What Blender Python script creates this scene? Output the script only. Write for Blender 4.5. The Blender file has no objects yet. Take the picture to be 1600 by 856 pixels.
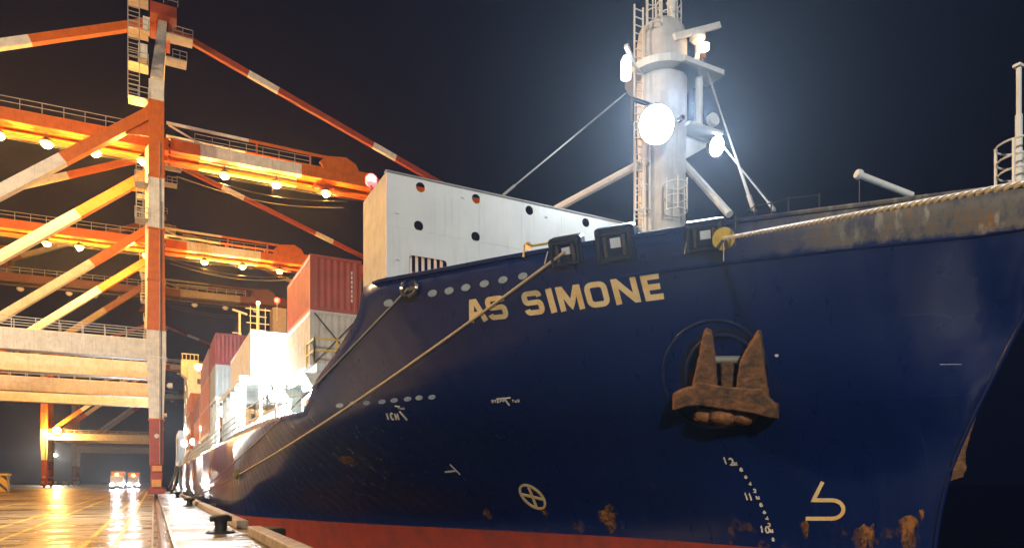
import bpy, bmesh, math, random
import numpy as np
from mathutils import Vector, Matrix
from mathutils.bvhtree import BVHTree
random.seed(7)
sc = bpy.context.scene
COL = sc.collection
R = math.radians

# ------------------------------------------------------------------ camera
FPX, VX, HY, CAMH = 1060.0, 240.0, 752.0, 1.7      # focal length, quay vanishing point, horizon (photo pixels), eye height
TH = math.atan((800 - VX) / FPX); S_, C_ = math.sin(TH), math.cos(TH)
cam_d = bpy.data.cameras.new('camera'); cam = bpy.data.objects.new('camera', cam_d); COL.objects.link(cam)
cam_d.sensor_width = 36; cam_d.lens = 36 * FPX / 1600; cam_d.shift_y = (HY - 428) / 1600
cam_d.clip_start = 0.1; cam_d.clip_end = 6000
cam.location = (0, 0, CAMH); cam.rotation_euler = (R(90), 0, -TH)
sc.camera = cam

# ------------------------------------------------------------------ night sky
w = bpy.data.worlds.new('World'); sc.world = w; w.use_nodes = True
nt = w.node_tree; bg = nt.nodes['Background']
sky = nt.nodes.new('ShaderNodeTexSky'); sky.sky_type = 'NISHITA'; sky.sun_disc = False
sky.sun_elevation = R(-4); sky.sun_rotation = R(200); sky.air_density = 1.6; sky.dust_density = 1.0
add = nt.nodes.new('ShaderNodeMix'); add.data_type = 'RGBA'; add.blend_type = 'ADD'; add.inputs[0].default_value = 1
add.inputs[7].default_value = (.024, .038, .115, 1)      # city-lit night air
nt.links.new(sky.outputs[0], add.inputs[6]); nt.links.new(add.outputs[2], bg.inputs[0]); bg.inputs[1].default_value = 0.10
sc.view_settings.view_transform = 'Standard'; sc.view_settings.look = 'None'
sc.view_settings.exposure = 0; sc.view_settings.gamma = 1
sc.cycles.use_denoising = True
sc.cycles.max_bounces = 5; sc.cycles.diffuse_bounces = 2; sc.cycles.glossy_bounces = 3
sc.cycles.sample_clamp_indirect = 6; sc.cycles.caustics_reflective = False; sc.cycles.caustics_refractive = False

# added fill: one dim soft sun lamp, high behind the quay
sun_d = bpy.data.lights.new('fill_sun', 'SUN'); sun_d.energy = 0.12; sun_d.angle = R(12); sun_d.color = (1, .95, .88)
sun = bpy.data.objects.new('fill_sun', sun_d); COL.objects.link(sun); sun.rotation_euler = (R(52), 0, R(-35))

SODIUM = (1.0, .46, .085); COOL = (.86, .95, 1.0)

def lamp(name, loc, power, color, radius=.25, parent=None, spot=None, aim=None):
    d = bpy.data.lights.new(name, 'SPOT' if spot else 'POINT'); d.energy = power; d.color = color; d.shadow_soft_size = radius
    o = bpy.data.objects.new(name, d); COL.objects.link(o); o.location = loc
    if spot:
        d.spot_size = R(spot); d.spot_blend = .6
        o.rotation_euler = (Vector(aim) - Vector(loc)).to_track_quat('-Z', 'Y').to_euler()
    if parent: o.parent = parent
    return o

# ------------------------------------------------------------------ photo pixel -> point on a real plane
def ray(px, py):
    u = (px - 800) / FPX
    return Vector((S_ + u * C_, C_ - u * S_, (HY - py) / FPX))
CAM = Vector((0, 0, CAMH))
def at_y(px, py, y): d = ray(px, py); return CAM + d * (y / d.y)
def at_x(px, py, x): d = ray(px, py); return CAM + d * (x / d.x)
def at_z(px, py, z): d = ray(px, py); return CAM + d * ((z - CAMH) / d.z)

# ------------------------------------------------------------------ materials
def nodes_of(m): m.use_nodes = True; return m.node_tree, m.node_tree.nodes['Principled BSDF']
MATS = {}
def mat(name, col, rough=.5, metal=0.0, var=.25, scale=1.5, bump=.0, bscale=20, col2=None, streak=0.0, streakcol=(.12, .05, .02), coat=0.0):
    """painted / bare surface: base colour, large soft variation, optional running streaks, fine relief"""
    if name in MATS: return MATS[name]
    m = bpy.data.materials.new(name); t, b = nodes_of(m); N, L = t.nodes, t.links
    tc = N.new('ShaderNodeTexCoord')
    n1 = N.new('ShaderNodeTexNoise'); n1.inputs['Scale'].default_value = scale; n1.inputs['Detail'].default_value = 8; n1.inputs['Roughness'].default_value = .65
    L.new(tc.outputs['Object'], n1.inputs['Vector'])
    mx = N.new('ShaderNodeMix'); mx.data_type = 'RGBA'
    c2 = col2 or tuple(c * (1 - var) for c in col)
    mx.inputs[6].default_value = (*col, 1); mx.inputs[7].default_value = (*c2, 1)
    rp = N.new('ShaderNodeMapRange'); rp.inputs[1].default_value = .4; rp.inputs[2].default_value = .68
    L.new(n1.outputs[0], rp.inputs[0]); L.new(rp.outputs[0], mx.inputs[0])
    out = mx.outputs[2]
    if streak:
        mp = N.new('ShaderNodeMapping'); mp.inputs['Scale'].default_value = (5, 5, .35); L.new(tc.outputs['Object'], mp.inputs[0])
        n2 = N.new('ShaderNodeTexNoise'); n2.inputs['Scale'].default_value = 1.6; n2.inputs['Detail'].default_value = 6; L.new(mp.outputs[0], n2.inputs['Vector'])
        r2 = N.new('ShaderNodeMapRange'); r2.inputs[1].default_value = .54; r2.inputs[2].default_value = .72; r2.inputs[4].default_value = streak
        L.new(n2.outputs[0], r2.inputs[0])
        m2 = N.new('ShaderNodeMix'); m2.data_type = 'RGBA'; m2.inputs[7].default_value = (*streakcol, 1)
        L.new(r2.outputs[0], m2.inputs[0]); L.new(out, m2.inputs[6]); out = m2.outputs[2]
    L.new(out, b.inputs['Base Color'])
    rr = N.new('ShaderNodeMapRange'); rr.inputs[3].default_value = rough * .8; rr.inputs[4].default_value = min(1, rough * 1.25)
    L.new(n1.outputs[0], rr.inputs[0]); L.new(rr.outputs[0], b.inputs['Roughness'])
    b.inputs['Metallic'].default_value = metal; b.inputs['Coat Weight'].default_value = coat; b.inputs['Coat Roughness'].default_value = .12
    if bump:
        n3 = N.new('ShaderNodeTexNoise'); n3.inputs['Scale'].default_value = bscale; n3.inputs['Detail'].default_value = 4; L.new(tc.outputs['Object'], n3.inputs['Vector'])
        bp = N.new('ShaderNodeBump'); bp.inputs['Strength'].default_value = bump; bp.inputs['Distance'].default_value = .02
        L.new(n3.outputs[0], bp.inputs['Height']); L.new(bp.outputs[0], b.inputs['Normal'])
    MATS[name] = m; return m
def glow(name, col, strength):
    if name in MATS: return MATS[name]
    m = bpy.data.materials.new(name); t, b = nodes_of(m)
    b.inputs['Base Color'].default_value = (.8, .8, .8, 1); b.inputs['Emission Color'].default_value = (*col, 1); b.inputs['Emission Strength'].default_value = strength
    MATS[name] = m; return m

M_ORANGE = mat('orange_crane_paint', (.60, .125, .014), .5, streak=.25, bump=.1)
M_WHITE = mat('white_crane_paint', (.74, .72, .68), .5, streak=.3, streakcol=(.25, .2, .15), bump=.1)
M_RED = mat('red_crane_paint', (.36, .055, .035), .5, streak=.3, bump=.1)
M_GALV = mat('galvanised_steel', (.42, .42, .42), .45, .3)
M_DARK = mat('dark_steel', (.035, .035, .04), .5, bump=.2)
M_SHIPWHITE = mat('white_ship_paint', (.70, .73, .74), .45, streak=.22, streakcol=(.42, .38, .32), scale=.6, var=.12, bump=.08, bscale=6)
M_BEIGE = mat('beige_ship_paint', (.30, .31, .32), .5, streak=.35)
M_BLACK = mat('black_rubber', (.012, .012, .013), .6, bump=.4)
M_ROPE = mat('mooring_rope', (.42, .33, .22), .8, bump=.5, bscale=60)
M_ROPEW = mat('white_rope', (.62, .58, .50), .8, bump=.3, bscale=60)
M_RUST = mat('rusty_anchor_steel', (.22, .10, .04), .85, col2=(.07, .045, .03), scale=3.2, bump=.8, bscale=14)
M_RUSTO = mat('orange_rust', (.32, .13, .04), .8, col2=(.12, .05, .025), scale=6, bump=.5)
M_MARK = mat('cream_marking_paint', (.72, .57, .30), .6, col2=(.66, .42, .14), scale=2.2)
M_MARKW = mat('white_marking_paint', (.72, .68, .58), .6, col2=(.5, .42, .3), scale=4)
M_OVAL = mat('pale_blue_plate', (.36, .44, .50), .5, col2=(.25, .30, .34), scale=3)
M_YELLOW = mat('yellow_paint', (.62, .42, .02), .45, col2=(.5, .3, .02), scale=6)
M_CONC = mat('kerb_concrete', (.36, .27, .17), .6, col2=(.2, .14, .09), scale=3, bump=.5)
L_SOD = glow('sodium_lens', (1, .58, .12), 2.6)
L_WHITE = glow('white_flood_lens', (.9, .97, 1), 30)
L_RED = glow('red_beacon_lens', (1, .008, .012), 14)
L_AMBER = glow('amber_lens', (1, .62, .30), 25)
L_WARM = glow('warm_window', (1, .8, .5), 2.0)

# ------------------------------------------------------------------ mesh building
class MB:
    def __init__(s): s.v = []; s.f = []; s.m = []
    def add(s, vs, fs, mi=0):
        b = len(s.v); s.v += [tuple(v) for v in vs]; s.f += [tuple(i + b for i in f) for f in fs]; s.m += [mi] * len(fs); return s
    def box(s, lo, hi, mi=0):
        x0, y0, z0 = lo; x1, y1, z1 = hi
        return s.add([(x0,y0,z0),(x1,y0,z0),(x1,y1,z0),(x0,y1,z0),(x0,y0,z1),(x1,y0,z1),(x1,y1,z1),(x0,y1,z1)],
                     [(0,3,2,1),(4,5,6,7),(0,1,5,4),(1,2,6,5),(2,3,7,6),(3,0,4,7)], mi)
    def beam(s, p, q, w, h, mi=0, up=(0,0,1), w2=None, h2=None):
        p, q = Vector(p), Vector(q); d = (q - p).normalized(); up = Vector(up)
        if abs(d.dot(up)) > .98: up = Vector((0,1,0))
        a = d.cross(up).normalized(); b = a.cross(d).normalized(); vs = []
        for c, ww, hh in ((p, w, h), (q, w2 or w, h2 or h)):
            vs += [c + a*sx*ww/2 + b*sy*hh/2 for sx, sy in ((-1,-1),(1,-1),(1,1),(-1,1))]
        return s.add(vs, [(3,2,1,0),(4,5,6,7),(0,1,5,4),(1,2,6,5),(2,3,7,6),(3,0,4,7)], mi)
    def tube(s, p, q, r, n=8, mi=0, r2=None, cap=True):
        p, q = Vector(p), Vector(q); d = (q - p).normalized(); up = Vector((0,0,1)) if abs(d.z) < .95 else Vector((1,0,0))
        a = d.cross(up).normalized(); b = a.cross(d); vs = []
        for c, rr in ((p, r), (q, r if r2 is None else r2)):
            vs += [c + (a*math.cos(2*math.pi*k/n) + b*math.sin(2*math.pi*k/n))*rr for k in range(n)]
        fs = [(k, (k+1)%n, n+(k+1)%n, n+k) for k in range(n)]
        if cap: fs += [tuple(reversed(range(n))), tuple(range(n, 2*n))]
        return s.add(vs, fs, mi)
    def path(s, pts, r, n=6, mi=0):
        pts = [Vector(p) for p in pts]; rings = []
        for i, p in enumerate(pts):
            d = (pts[min(i+1, len(pts)-1)] - pts[max(i-1, 0)]).normalized(); up = Vector((0,0,1)) if abs(d.z) < .95 else Vector((1,0,0))
            a = d.cross(up).normalized(); b = a.cross(d); rings.append([p + (a*math.cos(2*math.pi*k/n) + b*math.sin(2*math.pi*k/n))*r for k in range(n)])
        vs = [v for ring in rings for v in ring]; fs = []
        for i in range(len(pts)-1):
            fs += [(i*n+k, i*n+(k+1)%n, (i+1)*n+(k+1)%n, (i+1)*n+k) for k in range(n)]
        fs += [tuple(reversed(range(n))), tuple(range((len(pts)-1)*n, len(pts)*n))]
        return s.add(vs, fs, mi)
    def lathe(s, c, prof, n=20, mi=0, axis=(0,0,1)):
        c = Vector(c); ax = Vector(axis).normalized(); u = ax.orthogonal().normalized(); v = ax.cross(u); vs = []
        for r, h in prof: vs += [c + ax*h + (u*math.cos(2*math.pi*k/n) + v*math.sin(2*math.pi*k/n))*r for k in range(n)]
        fs = []
        for i in range(len(prof)-1): fs += [(i*n+k, i*n+(k+1)%n, (i+1)*n+(k+1)%n, (i+1)*n+k) for k in range(n)]
        fs += [tuple(reversed(range(n))), tuple(range((len(prof)-1)*n, len(prof)*n))]
        return s.add(vs, fs, mi)
    def prism(s, pts, off, mi=0):
        n = len(pts); off = Vector(off); a = [Vector(p) for p in pts]; b = [p + off for p in a]
        return s.add(a + b, [tuple(reversed(range(n))), tuple(range(n, 2*n))] + [(k, (k+1)%n, n+(k+1)%n, n+k) for k in range(n)], mi)
    def rail(s, p, q, h=1.05, n=None, r=.03, mids=1):
        p, q = Vector(p), Vector(q); L = (q-p).length; n = n or max(2, int(L/1.8)); z = Vector((0,0,h))
        for k in range(n+1): a = p.lerp(q, k/n); s.beam(a, a+z, r*2, r*2)
        for k in range(mids+1): zz = z*((k+1)/(mids+1)); s.beam(p+zz, q+zz, r*2, r*2)
        return s
    def mesh(s, name):
        me = bpy.data.meshes.new(name); me.from_pydata(s.v, [], s.f); me.polygons.foreach_set('material_index', s.m)
        bm = bmesh.new(); bm.from_mesh(me); bmesh.ops.recalc_face_normals(bm, faces=bm.faces[:]); bm.to_mesh(me); bm.free(); return me
    def build(s, name, mats, parent=None, smooth=False):
        me = s.mesh(name)
        for m in (mats if isinstance(mats, (list, tuple)) else [mats]): me.materials.append(m)
        if smooth: me.shade_smooth(); me.set_sharp_from_angle(angle=R(35))
        return link(name, me, parent)
def link(name, me, parent=None):
    o = bpy.data.objects.new(name, me); COL.objects.link(o)
    if parent: o.parent = parent
    return o
def bevel(o, wd=.02, seg=1):
    md = o.modifiers.new('bevel', 'BEVEL'); md.width = wd; md.segments = seg; md.limit_method = 'ANGLE'; return o
def tag(o, label=None, cat=None, group=None, kind=None):
    for k, v in (('label', label), ('category', cat), ('group', group), ('kind', kind)):
        if v: o[k] = v
    return o
def thing(name, label, cat, loc=(0,0,0), rz=0, group=None):
    o = bpy.data.objects.new(name, None); COL.objects.link(o); o.location = loc; o.rotation_euler = (0,0,rz); o.empty_display_size = .2
    return tag(o, label, cat, group)
def copy_tree(o, parent=None):
    c = o.copy(); COL.objects.link(c); c.parent = parent
    for ch in list(KIDS.get(o.name, [])) or list(o.children): copy_tree(ch, c)
    return c
KIDS = {}
def plate(name, outer, holes, frame, thick, mats, parent=None):
    """flat plate with real holes; outlines in 2-D, frame = (origin, ex, ey)"""
    cu = bpy.data.curves.new(name, 'CURVE'); cu.dimensions = '2D'; cu.fill_mode = 'BOTH'; cu.extrude = thick/2
    for loop in [outer] + holes:
        sp = cu.splines.new('POLY'); sp.points.add(len(loop)-1)
        for p, (x, y) in zip(sp.points, loop): p.co = (x, y, 0, 1)
        sp.use_cyclic_u = True
    t = bpy.data.objects.new(name, cu); COL.objects.link(t); bpy.context.view_layer.update()
    me = bpy.data.meshes.new_from_object(t.evaluated_get(bpy.context.evaluated_depsgraph_get())); bpy.data.objects.remove(t); bpy.data.curves.remove(cu)
    o3, ex, ey = (Vector(v) for v in frame); ez = ex.cross(ey)
    for v in me.vertices: v.co = o3 + ex*v.co.x + ey*v.co.y + ez*v.co.z
    me.name = name; me.materials.clear()
    for m in (mats if isinstance(mats, (list, tuple)) else [mats]): me.materials.append(m)
    return link(name, me, parent)
def circ(x, y, r, n=24): return [(x + r*math.cos(2*math.pi*k/n), y + r*math.sin(2*math.pi*k/n)) for k in range(n)]
def rrect(x0, y0, x1, y1, r, n=5):
    out = []
    for cx, cy, a in ((x1-r, y1-r, 0), (x0+r, y1-r, 90), (x0+r, y0+r, 180), (x1-r, y0+r, 270)):
        out += [(cx + r*math.cos(R(a+90*k/n)), cy + r*math.sin(R(a+90*k/n))) for k in range(n+1)]
    return out

# ================================================================== QUAY AND WATER
def wet_ground():
    m = bpy.data.materials.new('wet_quay_asphalt'); t, b = nodes_of(m); N, L = t.nodes, t.links
    tc = N.new('ShaderNodeTexCoord')
    mp = N.new('ShaderNodeMapping'); mp.inputs['Scale'].default_value = (.10, .42, 1); L.new(tc.outputs['Object'], mp.inputs[0])
    n1 = N.new('ShaderNodeTexNoise'); n1.inputs['Scale'].default_value = 1.3; n1.inputs['Detail'].default_value = 10; n1.inputs['Roughness'].default_value = .68; n1.inputs['Distortion'].default_value = 1.2
    L.new(mp.outputs[0], n1.inputs['Vector'])
    n2 = N.new('ShaderNodeTexNoise'); n2.inputs['Scale'].default_value = .25; n2.inputs['Detail'].default_value = 6; L.new(tc.outputs['Object'], n2.inputs['Vector'])
    n3 = N.new('ShaderNodeTexNoise'); n3.inputs['Scale'].default_value = 26; n3.inputs['Detail'].default_value = 3; L.new(tc.outputs['Object'], n3.inputs['Vector'])
    wet = N.new('ShaderNodeMapRange'); wet.inputs[1].default_value = .42; wet.inputs[2].default_value = .62; L.new(n1.outputs[0], wet.inputs[0])
    mx = N.new('ShaderNodeMix'); mx.data_type = 'RGBA'; mx.inputs[6].default_value = (.22, .175, .115, 1); mx.inputs[7].default_value = (.09, .07, .045, 1)
    L.new(wet.outputs[0], mx.inputs[0])
    m2 = N.new('ShaderNodeMix'); m2.data_type = 'RGBA'; m2.blend_type = 'MULTIPLY'; m2.inputs[0].default_value = .6
    L.new(mx.outputs[2], m2.inputs[6]); L.new(n2.outputs[0], m2.inputs[7]); L.new(m2.outputs[2], b.inputs['Base Color'])
    rr = N.new('ShaderNodeMapRange'); rr.inputs[3].default_value = .52; rr.inputs[4].default_value = .12; L.new(wet.outputs[0], rr.inputs[0]); L.new(rr.outputs[0], b.inputs['Roughness'])
    ad = N.new('ShaderNodeMath'); ad.operation = 'MULTIPLY_ADD'; ad.inputs[1].default_value = .35; L.new(n3.outputs[0], ad.inputs[0]); L.new(n1.outputs[0], ad.inputs[2])
    bp = N.new('ShaderNodeBump'); bp.inputs['Strength'].default_value = .35; bp.inputs['Distance'].default_value = .05; L.new(ad.outputs[0], bp.inputs['Height']); L.new(bp.outputs[0], b.inputs['Normal'])
    b.inputs['IOR'].default_value = 1.4
    return m
M_GROUND = wet_ground()
QE = 3.05                                            # quay edge
g = MB()
g.add([(-900,-200,0),(0,-200,0),(0,1500,0),(-900,1500,0)], [(0,1,2,3)])
g.add([(.47,-200,0),(QE,-200,0),(QE,1500,0),(.47,1500,0)], [(0,1,2,3)])
g.add([(0,-200,0),(.47,-200,0),(.47,1500,0),(0,1500,0)], [])
g.add([(0,-200,-.14),(.47,-200,-.14),(.47,1500,-.14),(0,1500,-.14)], [(0,1,2,3)])
g.add([(0,-200,0),(0,-200,-.14),(0,1500,-.14),(0,1500,0)], [(0,1,2,3)])
g.add([(.47,-200,0),(.47,-200,-.14),(.47,1500,-.14),(.47,1500,0)], [(0,1,2,3)])
g.add([(QE,-200,0),(QE,1500,0),(QE,1500,-6),(QE,-200,-6)], [(0,1,2,3)])
tag(g.build('quay_ground', M_GROUND), kind='structure')
jt = MB()
for y in np.arange(-6, 140, 4.0): jt.add([(.56,y,.004),(2.6,y,.004),(2.6,y+.05,.004),(.56,y+.05,.004)], [(0,1,2,3)])
for y in np.arange(-4, 140, 8.0): jt.add([(-40,y,.003),(-.07,y,.003),(-.07,y+.05,.003),(-40,y+.05,.003)], [(0,1,2,3)])
tag(jt.build('quay_joints', mat('joint_sealant', (.03, .028, .025), .7)), kind='structure')
pd = MB(); rg = random.Random(11)
for i in range(70):
    x, y = (rg.uniform(.7, 2.4), rg.uniform(8, 90)) if i % 2 else (rg.uniform(-14, -.6), rg.uniform(14, 120)); a, b_ = rg.uniform(.15, .7), rg.uniform(.12, .5)
    if x > 0: a = min(a, x-.56, 2.6-x)
    elif x+a > -.07: a = -.07-x
    n = 14; pd.add([(x+a*(.7+.3*rg.random())*math.cos(2*math.pi*k/n), y+b_*(.6+.5*rg.random())*math.sin(2*math.pi*k/n), .006) for k in range(n)], [tuple(range(n))])
tag(pd.build('oil_stains', mat('oil_stain', (.028, .024, .02), .3, col2=(.06, .05, .04), scale=3)), kind='structure')
rl = MB(); rl.box((.18,-100,-.139),(.27,900,.012)); rl.box((.12,-100,-.139),(.33,900,-.11))
tag(rl.build('crane_rail', mat('worn_rail_steel', (.45, .42, .4), .22, 1.0)), kind='structure')
ed = MB(); ed.box((-.055,-100,-.13),(-.002,900,.008)); ed.box((.472,-100,-.13),(.53,900,.008))
tag(ed.build('rail_channel_edging', mat('edging_steel', (.38, .36, .34), .28, .9)), kind='structure')
def water_mat():
    m = bpy.data.materials.new('harbour_water'); t, b = nodes_of(m); N, L = t.nodes, t.links
    b.inputs['Base Color'].default_value = (.004, .009, .010, 1); b.inputs['Roughness'].default_value = .08; b.inputs['IOR'].default_value = 1.33
    tc = N.new('ShaderNodeTexCoord'); n = N.new('ShaderNodeTexNoise'); n.inputs['Scale'].default_value = 1.1; n.inputs['Detail'].default_value = 5; L.new(tc.outputs['Object'], n.inputs['Vector'])
    bp = N.new('ShaderNodeBump'); bp.inputs['Strength'].default_value = .6; bp.inputs['Distance'].default_value = .2; L.new(n.outputs[0], bp.inputs['Height']); L.new(bp.outputs[0], b.inputs['Normal'])
    return m
wt = MB(); wt.add([(QE-.5,-400,-3.2),(1600,-400,-3.2),(1600,1600,-3.2),(QE-.5,1600,-3.2)], [(0,1,2,3)])
tag(wt.build('water', water_mat()), kind='structure')
M_LINE = mat('yellow_road_paint', (.70, .44, .04), .35, col2=(.4, .26, .05), scale=2.5)
_t = M_LINE.node_tree; _n = _t.nodes.new('ShaderNodeTexNoise'); _n.inputs['Scale'].default_value = 1.3; _n.inputs['Detail'].default_value = 9; _n.inputs['Roughness'].default_value = .75
_r = _t.nodes.new('ShaderNodeMapRange'); _r.inputs[1].default_value = .66; _r.inputs[2].default_value = .50; _c = _t.nodes.new('ShaderNodeTexCoord'); _t.links.new(_c.outputs['Object'], _n.inputs['Vector']); _t.links.new(_n.outputs[0], _r.inputs[0]); _t.links.new(_r.outputs[0], _t.nodes['Principled BSDF'].inputs['Alpha'])
ln = MB()
for x, wd in ((-1.65,.15),(-.92,.15),(-3.95,.14),(-5.05,.14),(-9.2,.16),(-14.6,.16)):
    ln.add([(x-wd/2,-30,.004),(x+wd/2,-30,.004),(x+wd/2,330,.004),(x-wd/2,330,.004)], [(0,1,2,3)])
for y0, y1 in ((118,119),):
    ln.add([(-60,y0,.008),(-2.2,y0,.008),(-2.2,y1,.008),(-60,y1,.008)], [(0,1,2,3)])
tag(ln.build('yellow_lane_lines', M_LINE), kind='structure')

# kerb blocks along the edge, broken at the bollards
BOLL = [(1.97, 24.4), (2.2, 52.0), (2.2, 79.0), (2.2, 106.0), (2.2, 133.0)]
kl = ['near concrete kerb block at the quay edge in front of the closest bollard', 'long concrete kerb block behind the closest bollard along the quay edge',
      'concrete kerb block beyond the roped bollard', 'far concrete kerb block beside the third bollard', 'farthest concrete kerb block under the stern']
ys = [(-10, 22.9), (26.1, 50.4), (53.6, 77.4), (80.6, 104.4), (107.6, 131)]
for (y0, y1), lb in zip(ys, kl):
    k = MB(); k.box((2.62, y0, .0), (3.04, y1, .30)); o = bevel(k.build('quay_kerb', M_CONC), .04, 2); tag(o, lb, 'kerb', 'concrete kerb blocks along the quay edge')
bl = ['black bollard with wide base flange nearest the camera', 'second bollard holding the two long mooring ropes', 'third bollard beside the foot of the near crane', 'fourth small bollard far along the quay edge', 'fifth tiny bollard at the stern of the ship']
for (x, y), lb in zip(BOLL, bl):
    t = thing('mooring_bollard', lb, 'bollard', (x, y, 0), 0, 'bollards along the quay edge')
    b = MB(); b.lathe((0,0,0), [(.20,.04),(.19,.25),(.20,.38),(.27,.48),(.30,.54),(.26,.60),(.10,.63)], 20); b.build('post', M_BLACK, t, True)
    b = MB(); b.tube((-.34,0,.47),(.34,0,.47),.09,10); b.build('horn', M_BLACK, t, True)
    b = MB(); b.lathe((0,0,0), [(.46,.0),(.46,.04),(.42,.06)], 20); b.build('base_flange', M_BLACK, t)
    for k in range(6):
        a = k*math.pi/3; b = MB(); b.lathe((.37*math.cos(a), .37*math.sin(a), .06), [(.035,0),(.035,.03)], 6); b.build('bolt', M_DARK, t)
for y, lb in ((24.6, 'black rubber fender on the quay face beside the nearest bollard'), (52.3, 'black rubber fender on the quay face beside the roped bollard'), (79.3, 'black rubber fender on the quay face beside the third bollard')):
    b = MB(); b.prism([(QE+.01,y-.9,.12),(QE+.95,y-.55,.12),(QE+.95,y+.55,.12),(QE+.01,y+.9,.12)], (0,0,-2.0)); o = b.build('rubber_fender', M_BLACK); tag(bevel(o, .08, 2), lb, 'fender', 'rubber fenders on the quay face')

# ================================================================== SHIP
C = 17.7                                             # centreline x; the bow points towards the camera (-y)
def pchip(xs, ys):
    xs, ys = np.array(xs, float), np.array(ys, float); h = np.diff(xs); dl = np.diff(ys)/h; d = np.zeros_like(xs)
    for i in range(1, len(xs)-1):
        if dl[i-1]*dl[i] > 0:
            w1, w2 = 2*h[i]+h[i-1], h[i]+2*h[i-1]; d[i] = (w1+w2)/(w1/dl[i-1]+w2/dl[i])
    d[0], d[-1] = dl[0], dl[-1]
    def f(x):
        x = min(max(x, xs[0]), xs[-1]); i = min(int(np.searchsorted(xs, x, 'right'))-1, len(xs)-2); i = max(i, 0)
        t = (x-xs[i])/h[i]; a, b = ys[i], ys[i+1]
        return float(a*(1+2*t)*(1-t)**2 + h[i]*d[i]*t*(1-t)**2 + b*t*t*(3-2*t) + h[i]*d[i+1]*t*t*(t-1))
    return f
LV = [(-4.0, [(10.6,0),(14.7,1.0),(19.2,2.0),(22.85,3.4),(27.3,5.4),(32.3,7.9),(38.8,11),(43,12.8),(50,13.5),(165,13.5),(185,9)]),
      (-.3, [(10.35,0),(14.66,1.35),(19.2,2.5),(22.85,4.2),(27.3,6.4),(32.3,9.0),(38.8,11.6),(43,13.1),(50,13.5),(165,13.5),(185,11)]),
      (2.0, [(9.98,0),(12,.85),(14.66,2.2),(19.2,4.3),(22.85,6.4),(27.3,9.2),(32.3,11.4),(38.8,12.9),(44,13.4),(50,13.5),(165,13.5),(185,12)]),
      (4.5, [(8.8,0),(11,1.75),(14,3.95),(17,5.9),(19.2,7.2),(21.7,8.8),(24,10.3),(27,12.0),(30,12.85),(35,13.3),(44,13.5),(165,13.5),(185,12.5)]),
      (8.3, [(7.0,0),(7.95,1.0),(10.2,3.1),(11.75,4.5),(13.1,5.6),(14.5,6.7),(16.2,7.95),(17.6,8.9),(19.1,9.85),(20.4,10.7),(21.7,11.55),(24,12.6),(27,13.1),(30,13.4),(35,13.5),(165,13.5),(185,13)])]
LF = [(z, pchip([p[0] for p in l], [p[1] for p in l])) for z, l in LV]
STEM = pchip([-4,-.3,.9,2,3.2,4.5,6.4,8.3], [10.6,10.36,10.2,9.93,9.45,8.82,7.88,7.0])
def hb(y, z):
    f = pchip([l[0] for l in LF], [l[1](y) for l in LF]); return max(0.0, f(z))
ZT = pchip([0, 21.2, 21.9, 22.9, 25.0, 26.6, 27.6, 28.2, 200], [8.22, 8.22, 8.14, 7.35, 6.25, 5.45, 4.75, 4.5, 4.5])
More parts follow.
